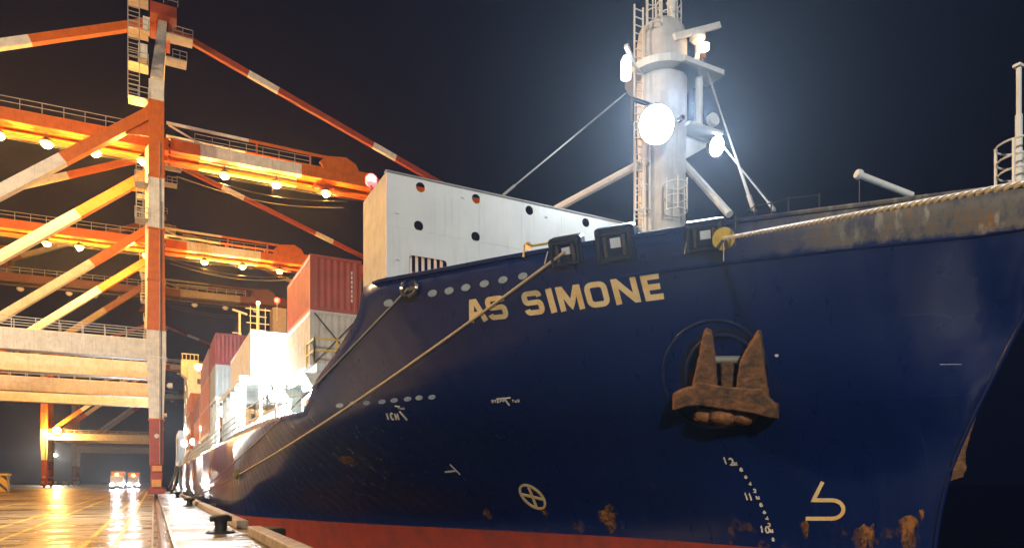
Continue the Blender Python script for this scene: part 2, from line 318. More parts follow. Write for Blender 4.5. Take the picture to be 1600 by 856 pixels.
def hull_blue():
    m = bpy.data.materials.new('blue_hull_paint'); t, b = nodes_of(m); N, L = t.nodes, t.links
    tc = N.new('ShaderNodeTexCoord'); sp = N.new('ShaderNodeSeparateXYZ'); L.new(tc.outputs['Object'], sp.inputs[0])
    n1 = N.new('ShaderNodeTexNoise'); n1.inputs['Scale'].default_value = .5; n1.inputs['Detail'].default_value = 8; n1.inputs['Roughness'].default_value = .6; L.new(tc.outputs['Object'], n1.inputs['Vector'])
    mx = N.new('ShaderNodeMix'); mx.data_type = 'RGBA'; mx.inputs[6].default_value = (.0028, .0125, .080, 1); mx.inputs[7].default_value = (.004, .016, .088, 1); L.new(n1.outputs[0], mx.inputs[0])
    out = mx.outputs[2]
    def layer(mask, col, prev):
        k = N.new('ShaderNodeMix'); k.data_type = 'RGBA'; k.inputs[7].default_value = (*col, 1); L.new(mask, k.inputs[0]); L.new(prev, k.inputs[6]); return k.outputs[2]
    def mrange(src, a, c, lo=0.0, hi=1.0):
        r = N.new('ShaderNodeMapRange'); r.inputs[1].default_value = a; r.inputs[2].default_value = c; r.inputs[3].default_value = lo; r.inputs[4].default_value = hi; L.new(src, r.inputs[0]); return r.outputs[0]
    def mul(a, c, op='MULTIPLY'):
        k = N.new('ShaderNodeMath'); k.operation = op; L.new(a, k.inputs[0]); L.new(c, k.inputs[1]); return k.outputs[0]
    # scuffed bare band on the bulwark towards the stem
    mp = N.new('ShaderNodeMapping'); mp.inputs['Scale'].default_value = (2.2, 2.2, .8); L.new(tc.outputs['Object'], mp.inputs[0])
    n2 = N.new('ShaderNodeTexNoise'); n2.inputs['Scale'].default_value = 1.1; n2.inputs['Detail'].default_value = 9; n2.inputs['Roughness'].default_value = .7; L.new(mp.outputs[0], n2.inputs['Vector'])
    zed = mul(sp.outputs[2], mrange(n2.outputs[0], .3, .7, -.12, .12), 'ADD')
    band = mul(mul(mrange(zed, 7.30, 7.42), mrange(sp.outputs[1], 12.6, 10.6)), mrange(n2.outputs[0], .36, .52, .35, .95))
    out = layer(band, (.15, .135, .115), out)
    ru = mul(mul(mrange(zed, 7.34, 7.5), mrange(sp.outputs[1], 12.2, 9.8)), mrange(n2.outputs[0], .56, .66))
    out = layer(ru, (.26, .12, .035), out)
    mp2 = N.new('ShaderNodeMapping'); mp2.inputs['Scale'].default_value = (3.2, 3.2, .5); L.new(tc.outputs['Object'], mp2.inputs[0])
    n3 = N.new('ShaderNodeTexNoise'); n3.inputs['Scale'].default_value = 1.4; n3.inputs['Detail'].default_value = 8; L.new(mp2.outputs[0], n3.inputs['Vector'])
    st = mul(mul(mrange(zed, 7.36, 7.5), mrange(sp.outputs[1], 11.5, 9.5)), mrange(n3.outputs[0], .55, .64, 0, .7))
    out = layer(st, (.36, .33, .26), out)
    # fender scrapes low on the shell
    n4 = N.new('ShaderNodeTexNoise'); n4.inputs['Scale'].default_value = .9; n4.inputs['Detail'].default_value = 9; n4.inputs['Roughness'].default_value = .72; L.new(tc.outputs['Object'], n4.inputs['Vector'])
    sc_ = mul(mul(mrange(sp.outputs[2], .75, .1), mrange(n4.outputs[0], .57, .66)), mrange(sp.outputs[1], 24, 20))
    out = layer(sc_, (.13, .065, .03), out)
    # plating: butts and seams of the shell plates, dishing between frames, run marks
    cmb = N.new('ShaderNodeCombineXYZ'); L.new(sp.outputs[1], cmb.inputs[0]); L.new(sp.outputs[2], cmb.inputs[1])
    br = N.new('ShaderNodeTexBrick'); br.inputs['Scale'].default_value = 1; br.inputs['Mortar Size'].default_value = .022; br.inputs['Mortar Smooth'].default_value = .6; br.inputs['Brick Width'].default_value = 5.2; br.inputs['Row Height'].default_value = 1.9
    br.inputs['Color1'].default_value = (.44,.44,.44,1); br.inputs['Color2'].default_value = (.56,.56,.56,1); br.inputs['Mortar'].default_value = (.53,.53,.53,1); L.new(cmb.outputs[0], br.inputs['Vector'])
    plate_ = N.new('ShaderNodeMix'); plate_.data_type = 'RGBA'; plate_.blend_type = 'OVERLAY'; plate_.inputs[0].default_value = .55; L.new(out, plate_.inputs[6]); L.new(br.outputs[0], plate_.inputs[7]); out = plate_.outputs[2]
    n5 = N.new('ShaderNodeTexNoise'); n5.inputs['Scale'].default_value = 1.1; n5.inputs['Detail'].default_value = 8; n5.inputs['Roughness'].default_value = .7
    mp5 = N.new('ShaderNodeMapping'); mp5.inputs['Scale'].default_value = (2.6, 2.6, .16); L.new(tc.outputs['Object'], mp5.inputs[0]); L.new(mp5.outputs[0], n5.inputs['Vector'])
    out = layer(mrange(n5.outputs[0], .58, .78, 0, .25), (.016, .022, .055), out)
    out = layer(mrange(n4.outputs[0], .62, .72, 0, .45), (.024, .030, .05), out)
    L.new(out, b.inputs['Base Color'])
    w1 = N.new('ShaderNodeTexNoise'); w1.inputs['Scale'].default_value = .8; w1.inputs['Detail'].default_value = 4; L.new(tc.outputs['Object'], w1.inputs['Vector'])
    wv = N.new('ShaderNodeTexWave'); wv.bands_direction = 'Y'; wv.inputs['Scale'].default_value = .42; wv.inputs['Distortion'].default_value = .6; L.new(tc.outputs['Object'], wv.inputs['Vector'])
    ad = N.new('ShaderNodeMath'); ad.operation = 'MULTIPLY_ADD'; ad.inputs[1].default_value = .22; L.new(wv.outputs[0], ad.inputs[0]); L.new(w1.outputs[0], ad.inputs[2])
    a2 = N.new('ShaderNodeMath'); a2.operation = 'MULTIPLY_ADD'; a2.inputs[1].default_value = .05; L.new(br.outputs['Fac'], a2.inputs[0]); L.new(ad.outputs[0], a2.inputs[2])
    bp = N.new('ShaderNodeBump'); bp.inputs['Strength'].default_value = .45; bp.inputs['Distance'].default_value = .07; L.new(a2.outputs[0], bp.inputs['Height']); L.new(bp.outputs[0], b.inputs['Normal'])
    L.new(mul(mrange(n5.outputs[0], .3, .75, .24, .42), mrange(band, .1, .5, 0, .5), 'ADD'), b.inputs['Roughness'])
    L.new(mrange(band, .1, .4, .6, 0), b.inputs['Coat Weight']); b.inputs['Coat Roughness'].default_value = .15
    return m
M_HULL = hull_blue()
M_BOOT = mat('red_boot_topping', (.26, .035, .025), .6, col2=(.16, .03, .025), scale=1.2, bump=.3)
M_DECK = mat('green_deck_paint', (.10, .16, .12), .6)

ship = thing('container_ship', 'blue hulled container ship moored bow on along the quay with AS SIMONE on its bow', 'ship', (0,0,0))
Y0 = np.concatenate([np.linspace(7,9,10), np.linspace(9.25,28.4,64), np.linspace(29,50,20), np.linspace(54,165,22), [170,175,180,185]])
def hull_side(sg):
    vs, fs, mi = [], [], []
    NB, NT = 4, 18; NR = NB + NT + 1
    for y0 in Y0:
        w_ = max(0.0, 1 - (y0 - 7)/14)**1.0
        for r in range(NR):
            y = y0
            for _ in range(3):
                z = -4 + 3.7*r/NB if r <= NB else -.3 + (ZT(y)+.3)*(r-NB)/NT
                y = y0 + (STEM(z) - 7)*w_
            h_ = 0.0 if y0 == 7 else hb(y, z)
            vs.append((C + sg*h_, y, z))
    n = len(Y0)
    for i in range(n-1):
        for r in range(NR-1):
            f = (i*NR+r, (i+1)*NR+r, (i+1)*NR+r+1, i*NR+r+1); fs.append(f if sg > 0 else tuple(reversed(f))); mi.append(1 if r < NB else 0)
    return vs, fs, mi, NR, n
sv, sf, smi, NR, NC = hull_side(-1)
hm = MB(); hm.v = list(sv); hm.f = list(sf); hm.m = list(smi)
pv, pf, pmi, _, _ = hull_side(1); b0 = len(hm.v); hm.v += pv; hm.f += [tuple(i+b0 for i in f) for f in pf]; hm.m += pmi
for r in range(NR-1):                               # transom
    a, b_ = (NC-1)*NR+r, b0+(NC-1)*NR+r; hm.f.append((a, b_, b_+1, a+1)); hm.m.append(0)
hme = bpy.data.meshes.new('hull'); hme.from_pydata(hm.v, [], hm.f); hme.polygons.foreach_set('material_index', hm.m)
bm = bmesh.new(); bm.from_mesh(hme); bmesh.ops.remove_doubles(bm, verts=bm.verts[:], dist=.002); bmesh.ops.recalc_face_normals(bm, faces=bm.faces[:]); bm.to_mesh(hme); bm.free()
hme.materials.append(M_HULL); hme.materials.append(M_BOOT); hme.shade_smooth(); hme.set_sharp_from_angle(angle=R(50))
hull = link('hull', hme, ship)
sd = hull.modifiers.new('thickness', 'SOLIDIFY'); sd.thickness = .05; sd.offset = -1
BV = BVHTree.FromPolygons([Vector(v) for v in hm.v], hm.f)
def on_hull(px, py, lift=.012):
    d = ray(px, py).normalized(); loc, nrm, _, dist = BV.ray_cast(CAM, d)
    if loc is None: return None
    if nrm.dot(d) > 0: nrm = -nrm
    return loc + nrm*lift, nrm
# stem bar and bulwark cap
st = MB(); st.path([(C, STEM(z)-.03, z) for z in np.linspace(-3.5, 8.15, 40)], .05, 8); st.build('stem_bar', M_HULL, ship, True)
for sg in (-1, 1):
    cp = MB(); cp.path([(C + sg*(hb(y, ZT(y))-.03), y, ZT(y)-.05) for y in np.linspace(7.05, 21.6, 60)], .06, 6); cp.build('bulwark_rail', M_HULL, ship, True)
    k = MB(); k.path([(C + sg*(hb(y, 7.28)+.01), y, 7.28) for y in np.linspace(STEM(7.28)+.1, 15.0, 50)], .045, 6); k.build('deck_edge_bar', M_HULL, ship, True)
def deck(z, ya, yb, name, m, n=40):
    d = MB(); ys = np.linspace(ya, yb, n); vs = []
    for y in ys: vs += [(C - hb(y, z) + .06, y, z), (C + hb(y, z) - .06, y, z)]
    d.add(vs, [(2*i, 2*i+1, 2*i+3, 2*i+2) for i in range(n-1)]); return d.build(name, m, ship)
deck(7.2, 7.6, 23.0, 'forecastle_deck', M_DECK); deck(4.42, 22.9, 184.8, 'main_deck', M_DECK, 80)
zs = np.linspace(4.44, 7.19, 8)
b = MB(); b.prism([(C-hb(23,z)+.1, 22.9, z) for z in zs] + [(C+hb(23,z)-.1, 22.9, z) for z in zs[::-1]], (0,.2,0)); b.build('forecastle_bulkhead', M_SHIPWHITE, ship)

# --- breakwater: plate with punched holes, facing forward
BWY = 21.2
def bw(px, py): p = at_y(px, py, BWY); return (p.x, p.z)
xl = 6.62; zt = 11.66; zb = 7.22; zs_ = [7.22, 7.6, 8.0, 8.28]
holes = [circ(*bw(*p), r_) for p, r_ in (((657,293),.165),((744,311),.165),((827,329),.165),((915,348),.165),((654,353),.165),((743,370),.165),((825,385),.16))]
v0, v1 = bw(639,398), bw(696,423); vent = rrect(v0[0], 8.02, v1[0]+.05, v0[1], .12)
lf = [(max(xl, C-hb(BWY,z)+.09), z) for z in zs_]; outer = lf[::-1][::-1] and [(x, z) for x, z in lf][::-1]; outer = outer + [(2*C-x, z) for x, z in lf] + [(2*C-xl, zt), (xl, zt), (xl, 8.6)]
plate('breakwater', outer, holes + [vent], ((0, BWY, 0), (1,0,0), (0,0,1)), .03, M_SHIPWHITE, ship)
for i in range(6):
    x = vent[0][0]; xx = v0[0] + .10 + i*(v1[0]-v0[0]-.1)/5.4
    k = MB(); k.box((xx-.035, BWY+.10, 8.0), (xx+.035, BWY+.2, v0[1]+.1)); k.build('vent_bar', M_SHIPWHITE, ship)
k = MB(); k.box((xl, BWY+.016, 8.3), (xl+.03, 23.9, zt)); k.build('breakwater_wing', M_BEIGE, ship)
k = MB(); k.box((2*C-xl-.03, BWY+.016, 8.3), (2*C-xl, 23.9, zt)); k.build('breakwater_wing', M_BEIGE, ship)
k = MB(); k.box((xl-.02, BWY-.06, zt), (2*C-xl+.02, BWY+.16, zt+.05)); k.build('breakwater_capping', mat('grey_capping', (.3, .3, .31), .5, streak=.3), ship)
for x in np.arange(xl+2.6, 2*C-xl-2, 2.9):
    k = MB(); k.prism([(x-.02, BWY+.016, 7.22), (x-.02, BWY+2.0, 7.22), (x-.02, BWY+.3, zt-.3), (x-.02, BWY+.016, zt-.3)], (.04,0,0)); k.build('breakwater_bracket', M_SHIPWHITE, ship)
for x in (8.3, 9.95, 11.6, 13.25, 14.9, 16.5): k = MB(); k.box((x-.012, BWY-.022, 8.3), (x+.012, BWY-.0155, zt-.02)); k.build('weld_seam', M_SHIPWHITE, ship)
k = MB(); k.box((xl+.02, BWY-.021, 9.95), (2*C-xl-.02, BWY-.0152, 9.965)); k.build('weld_seam', M_SHIPWHITE, ship)
for x, z in ((7.0, 8.9), (7.0, 10.4), (10.9, 9.2), (12.6, 11.3), (9.3, 11.35)): k = MB(); k.box((x-.05, BWY-.05, z-.03), (x+.05, BWY-.016, z+.03)); k.build('pad_eye', M_SHIPWHITE, ship)
p = at_y(580, 262, 23.7)
k = MB(); k.tube((p.x, 23.7, zt-.6), (p.x, 23.7, zt+.55), .05); k.box((p.x-.14, 23.62, zt-.35), (p.x+.3, 23.78, zt+.1)); k.build('beacon_post', M_DARK, ship)
k = MB(); k.lathe((p.x, 23.7, zt+.55), [(.12,0),(.2,.08),(.2,.3),(.1,.4)], 12); k.build('red_beacon', L_RED, ship)
lamp('red_beacon_light', (p.x, 23.5, zt+.8), 500, (1,.03,.03), .2, ship)
pk = on_hull(600, 405)

# --- foremast
MY = 20.35
def mp_(px, py, y=MY): p = at_y(px, py, y); return p
mx0 = 17.25; mr = .90
fm = MB(); fm.lathe((mx0, MY, 7.2), [(mr,0),(mr,7.0),(.95,8.1),(.95,11.2),(.86,11.7),(.55,12.0),(.2,12.1)], 32)
foremast = fm.build('foremast', mat('mast_paint', (.58, .57, .55), .5, streak=.3, streakcol=(.3, .25, .2)), ship, True)
def mz(y): return CAMH + (HY - y)/FPX * ((mx0*S_ + MY*C_))
k = MB(); z0 = mz(118); k.lathe((mx0, MY, z0-.28), [(1.4,0),(1.4,.28)], 20); k.box((mx0-.2, MY-1.5, z0-.28), (mx0+1.75, MY-.6, z0-.10)); k.build('mast_platform', M_SHIPWHITE, foremast)
z1 = mz(205); k = MB(); k.box((mx0+.4, MY-1.1, z1-.12), (mx0+2.1, MY+.2, z1)); k.prism([(mx0+.6, MY-.4, z1-.15), (mx0+2.2, MY-.4, z1-.15), (mx0+.6, MY-.4, z1-1.2)], (0,.08,0)); k.build('lamp_platform', M_SHIPWHITE, foremast)
k = MB()                                             # hoop ladder on the aft starboard side
lx, ly = mx0-1.22, MY+.75
for x in (lx-.2, lx+.2): k.beam((x, ly-.9, 8.4), (x, ly-.9, mz(30)), .05, .05)
for z in np.arange(8.5, mz(30), .3): k.beam((lx-.2, ly-.9, z), (lx+.2, ly-.9, z), .03, .03)
k.build('mast_ladder', M_SHIPWHITE, foremast)
k = MB()
def hoops(k, cx, cy, za, zb_, r=.42, step=.75):
    for z in np.arange(za, zb_+.01, step):
        k.path([(cx + r*math.cos(a), cy + r*math.sin(a), z) for a in np.linspace(0, 2*math.pi, 15)], .02, 5)
    for a in np.linspace(0, 2*math.pi, 7)[:-1]: k.beam((cx+r*math.cos(a), cy+r*math.sin(a), za), (cx+r*math.cos(a), cy+r*math.sin(a), zb_), .035, .035)
for a_ in ((mx0-.78, MY-.5, mz(64), mz(15), .30, .5), (lx, ly-1.1, mz(345), mz(240), .30, .9), (mx0-.40, MY-1.25, mz(352), mz(305), .42, .5)):
    k = MB(); hoops(k, *a_); k.build('ladder_cage', M_SHIPWHITE, foremast)
k = MB()                                             # top railing ring
zr = mz(47)+.05; rx_ = mx0+.36
for z in (zr+.55, zr+1.05): k.path([(rx_ + .46*math.cos(a), MY + .46*math.sin(a), z) for a in np.linspace(0, 2*math.pi, 25)], .022, 5)
for a in np.linspace(0, 2*math.pi, 9)[:-1]: k.beam((rx_+.46*math.cos(a), MY+.46*math.sin(a), zr-.3), (rx_+.46*math.cos(a), MY+.46*math.sin(a), zr+1.05), .04, .04)
k.build('top_railing', M_SHIPWHITE, foremast)
p0 = mp_(1051, 60, MY-.2); k = MB(); k.tube((p0.x, MY-.2, 18.8), (p0.x, MY-.2, mz(-6)), .15, 12); k.tube((p0.x, MY-.2, mz(8)), (p0.x-.1, MY-.2, mz(2)), .19, 12); k.build('antenna_pole', M_SHIPWHITE, foremast, True)
rp_ = mp_(1092, 60, MY-.9)                           # radar on its own post
k = MB(); k.tube((rp_.x, MY-.9, z1), (rp_.x, MY-.9, mz(62)), .15, 12); k.beam((mx0+.8, MY-.9, z0+.2), (rp_.x, MY-.9, mz(78)), .06, .06); k.beam((mx0+.8, MY-.9, mz(80)), (rp_.x, MY-.9, mz(80)), .04, .04); k.build('radar_post', M_SHIPWHITE, foremast, True)
k = MB(); a, b_ = mp_(1054, 58, MY-1.0), mp_(1124, 40, MY-1.0)
k.beam(a, b_, .14, .22); c_ = (a+b_)/2; k.lathe((c_.x, c_.y, c_.z-.42), [(.2,0),(.3,.12),(.3,.25),(.14,.3),(.14,.4)], 14); k.build('radar_scanner', M_SHIPWHITE, foremast)
q = mp_(1101, 74, MY-1.3); k = MB(); k.lathe((q.x, q.y, q.z-.14), [(.08,0),(.17,.06),(.17,.22),(.08,.28)], 14); k.build('masthead_lamp', L_AMBER, foremast)
k = MB(); k.lathe((q.x, q.y+.1, q.z-.4), [(.12,0),(.12,.2)], 10); k.beam((q.x, q.y+.1, q.z-.4), (rp_.x, MY-.9, q.z-.4), .06, .06); k.build('lamp_bracket', M_RUSTO, foremast)
q = mp_(1108, 192, MY-.6); k = MB(); k.lathe((q.x, q.y-.1, q.z), [(.25,0),(.25,.2)], 16, axis=(0,-1,.1)); k.build('horn_disc', M_SHIPWHITE, foremast)
# side box: brightness put in as glow, with an added lamp beside it
a = mp_(978, 105, MY-.6); k = MB(); k.lathe((a.x, a.y, a.z-.42), [(.19,0),(.19,.62),(.10,.8)], 12); k.build('glowing_box', glow('box_glow', (.85,1,.97), 2.2), foremast); 
k = MB(); k.beam((a.x-.15, a.y-.2, a.z+.62), (a.x+.4, a.y+.1, a.z+.38), .14, .14); k.beam((a.x, a.y, a.z+.3), (mx0-.6, MY, a.z+.3), .06, .06); k.build('camera_bracket', M_SHIPWHITE, foremast)
lamp('box_glow_light', (a.x-.3, a.y-.3, a.z), 30, COOL, .2, ship)  # added lamp, spreads the glow of the box
def flood(px, py, y, r, name_parent, aim=(0,-.9,-.45), body=M_DARK, lens=L_WHITE):
    q = at_y(px, py, y); ax = Vector(aim).normalized()
    k = MB(); k.lathe(q - ax*.42, [(r*.45,0),(r*.9,.2),(r*1.08,.40)], 18, 0, ax); k.lathe(q - ax*.015, [(r,0),(r,.03)], 18, 1, ax); k.build('floodlight', [body, lens], name_parent); return q, ax
q1, ax1 = flood(1026, 195, MY-1.6, .64, foremast, (-.25,-.9,-.4))
k = MB(); k.beam((q1.x-.75, q1.y+.4, q1.z+.1), (q1.x-.75, q1.y+.4, q1.z+.9), .08, .12); k.beam((q1.x+.75, q1.y+.4, q1.z+.1), (q1.x+.75, q1.y+.4, q1.z+.9), .08, .12); k.beam((q1.x-.79, q1.y+.4, q1.z+.9), (q1.x+.79, q1.y+.4, q1.z+.9), .08, .12); k.beam((mx0, q1.y+.4, q1.z+.86), (mx0, MY-.5, q1.z+.86), .14, .14); k.build('floodlight_yoke', M_DARK, foremast)
q2, ax2 = flood(1120, 229, MY-.8, .36, foremast, (.1,-.9,-.4))
lamp('mast_flood_light', q1 + ax1*.5 - Vector((.4,0,0)), 850, COOL, .35, ship, 125, (9.5, 21.0, 8.0))
lamp('mast_flood_light', q1 + ax1*.7, 60000, (.55,.76,1.0), .5, ship, 56, (1, 0, 3))
lamp('mast_flood_light', q2 + ax2*.4, 16000, (.55,.76,1.0), .3, ship, 56, (1, 0, 3))
# mast stays
def stay(px0, y0_, px1, y1_, ya, yb, r, name):
    k = MB(); k.tube(at_y(px0, y0_, ya), at_y(px1, y1_, yb), r, 8); k.build(name, M_SHIPWHITE, ship, True)
pw = at_y(786, 305, BWY)
k = MB(); k.tube(pw, at_y(978, 146, MY), .03, 6); k.tube(pw, pw.lerp(at_y(978,146,MY), .09), .05, 6); k.build('wire_stay', M_GALV, ship, True)
stay(868, 327, 998, 257, MY+3.2, MY+.2, .15, 'mast_brace'); stay(1140, 335, 1068, 255, 18.0, MY, .15, 'mast_brace')
for a, b_, ya, yb in (((1100,100),(1180,330),MY-.9,14.0), ((1103,104),(1176,328),MY-.9,14.6), ((1126,224),(1210,328),MY-1,13.0)):
    k = MB(); p, q = at_y(*a, ya), at_y(*b_, yb); k.tube(p, q, .028, 6); k.tube(q, q.lerp(p, .08), .05, 6); k.build('wire_stay', M_GALV, ship, True)
# jackstaff and pulpit at the stem head
jy = 8.6; j = at_y(1592, 280, jy)
k = MB(); k.tube((j.x, jy, 7.2), (j.x, jy, at_y(1592,180,jy).z), .075, 12); k.tube((j.x, jy, at_y(1592,180,jy).z), (j.x, jy, at_y(1592,103,jy).z), .055, 12); k.box((j.x-.12, jy-.08, at_y(1592,106,jy).z), (j.x+.1, jy+.08, at_y(1592,102,jy).z)); k.build('jackstaff', M_SHIPWHITE, ship, True)
k = MB()
for yy, rr in ((224,.50),(248,.48),(268,.46)):
    z = at_y(1590, yy, jy).z; k.path([(j.x+.1 + rr*math.cos(a), jy + rr*math.sin(a), z) for a in np.linspace(0, 2*math.pi, 25)], .025, 6)
for a in (3.3, 2.2, 4.4, .4): k.beam((j.x+.1+.5*math.cos(a), jy+.5*math.sin(a), 7.3), (j.x+.1+.5*math.cos(a), jy+.5*math.sin(a), at_y(1590,224,jy).z), .05, .05)
k.build('pulpit_rail', M_SHIPWHITE, ship, True)
p, q = at_y(1343, 273, 10.6), at_y(1425, 305, 10.2)
k = MB(); k.tube(q, p, .075, 12); d = (p-q).normalized(); k.lathe(p, [(.11,-.03),(.12,.02),(.1,.09)], 14, 0, d); k.build('davit_arm', M_SHIPWHITE, ship, True)
k = MB(); k.tube(p, p-Vector((0,0,.7)), .012, 5); k.build('davit_hook_line', M_DARK, ship)
k = MB(); pr = [at_y(x, y, 12.0) for x, y in ((1150,340),(1180,322),(1205,318),(1232,310),(1280,305))]
for a, b_ in zip(pr, pr[1:]): k.tube(a, b_, .016, 5)
for a in pr: k.tube(a-Vector((0,0,.7)), a+Vector((0,0,.06)), .022, 5)
k.build('guard_wire', M_DARK, ship)

# --- roller fairleads in the bulwark
def hull_frame(px, py):
    p, n = on_hull(px, py, 0); ey = (Vector((0,0,1)) - n*n.z).normalized(); ex = ey.cross(n).normalized(); return p, ex, ey, n
def fairlead(x0, y0_, x1, y1_, big=True):
    cx, cy = (x0+x1)/2, (y0_+y1_)/2
    hit = on_hull(cx, max(cy, y1_-12), 0); p, n = hit; ez = (Vector((0,0,1)) - n*n.z).normalized(); ex = ez.cross(n).normalized()
    dpt = (p - CAM).dot(Vector((S_, C_, 0))); sc_ = dpt/FPX; wd = (x1-x0)*sc_/max(.35, abs(ex.dot(Vector((C_, -S_, 0))))); ht = .86*(y1_-y0_)*sc_/max(.6, ez.z)
    yb_ = max(cy, y1_-12); o = p + ez*((yb_-cy)*sc_/max(.6, ez.z))
    def pt(a, c, d): return o + ex*a + ez*c + n*d
    f = MB()
    def bar(a0, c0, a1, c1, d0, d1, m=0): f.prism([pt(a0,c0,d0), pt(a1,c0,d0), pt(a1,c1,d0), pt(a0,c1,d0)], n*(d1-d0), m)
    W, H = wd/2, ht/2
    f.prism([pt(-W,-H,-.32), pt(W,-H,-.32), pt(W,H-.06,-.32), pt(W-.06,H,-.32), pt(-W+.06,H,-.32), pt(-W,H-.06,-.32)], n*.36)
    for a in (-.40*wd, .40*wd): bar(a-.05*wd, -H, a+.05*wd, H-.08, .035, .17)
    bar(-W*.72, -H, W*.72, -H+.14*ht, .035, .165); bar(-W*.72, H-.26*ht, W*.72, H-.16*ht, .035, .12)
    fo = bevel(f.build('fairlead_frame', mat('fairlead_steel', (.007, .011, .028), .4, col2=(.02, .02, .025), scale=4, bump=.3), ship), .045, 3)
    for a in (-.24*wd, .24*wd):
        k = MB(); k.tube(pt(a, -H+.16*ht, .1), pt(a, H-.26*ht, .1), .05, 12); k.build('fairlead_roller', mat('roller_steel', (.09, .085, .085), .35, .6, col2=(.2, .13, .09), scale=6), fo, True)
    s_ = .13*wd
    k = MB(); k.prism([pt(-s_+.02, -H*.22, .044), pt(s_+.02, -H*.22, .044), pt(s_+.02, H*.34, .044), pt(-s_+.02, H*.34, .044)], n*.01); k.build('fairlead_lit_plate', mat('pale_opening_plate', (.7, .74, .76), .5), fo)  # pale plate: the lit wall behind the opening is put into its colour
    return o, n, ex
FL1 = fairlead(862, 372, 911, 416); FL2 = fairlead(935, 356, 992, 410); FL3 = fairlead(1074, 346, 1130, 394)
for a, b_ in (((857,392),(852,412)), ((1075,368),(1070,396))):
    p, n = on_hull(*a, .05); q, _ = on_hull(*b_, .05); k = MB(); k.tube(p, q, .018, 6); k.build('rope_tail', M_ROPEW, ship)
k = MB(); pr = [at_y(x, y, 16.9) for x, y in ((818,402),(819,384),(823,380),(832,384),(852,381),(874,375),(882,376),(885,392))]
k.path(pr, .035, 8); k.build('yellow_handrail', M_YELLOW, ship, True)
# closed chock
p, ex, ey, n = hull_frame(641, 449); k = MB(); pts = [p + n*.06 + ex*.30*math.cos(a) + Vector((0,0,1))*.26*math.sin(a) for a in np.linspace(0, 2*math.pi, 25)]
k.path(pts, .07, 8); chock = k.build('mooring_chock', mat('chock_steel', (.03, .03, .035), .25, .6, col2=(.3, .3, .3), scale=5), ship, True)
k = MB(); k.add([p + n*.015 + ex*.28*math.cos(a) + Vector((0,0,1))*.24*math.sin(a) for a in np.linspace(0, 2*math.pi, 20)[:-1]], [tuple(range(19))]); k.build('chock_hole', M_BLACK, chock)
CH1 = p.copy(); CH1n = n.copy()

# --- decals that follow the plating: real raised paint / plate on the hull
def decal(pts, mats, name, parent=ship, lift=.012, label=None):
    vs = [on_hull(*p, lift) for p in pts]
    if any(v is None for v in vs): return None
    ctr = sum((v[0] for v in vs), Vector())/len(vs); nn = sum((v[1] for v in vs), Vector()).normalized()
    k = MB(); n = len(vs); k.add([v[0] for v in vs] + [v[0]-v[1]*(lift+.01) for v in vs], [tuple(range(n))] + [(i, (i+1)%n, n+(i+1)%n, n+i) for i in range(n)])
    o = k.build(name, mats, parent); 
    if label: o['label'] = label
    return o
def ell(cx, cy, a, b_, rot=0, n=20):
    return [(cx + a*math.cos(t)*math.cos(rot) - b_*math.sin(t)*math.sin(rot), cy + a*math.cos(t)*math.sin(rot) + b_*math.sin(t)*math.cos(rot)) for t in np.linspace(0, 2*math.pi, n+1)[:-1]]
for (x, y) in ((607,473),(676,458),(702,454),(728,449),(757,443),(786,437),(817,431)): decal(ell(x, y, 7.2, 5.2, -.35), M_OVAL, 'oval_plate', lift=.02)
for (x, y) in ((531,633),(552,630),(573,629),(597,627),(616,625),(637,623),(655,621),(675,620)): decal(ell(x, y, 5.6, 3.3, -.1), M_OVAL, 'oval_plate', lift=.02)

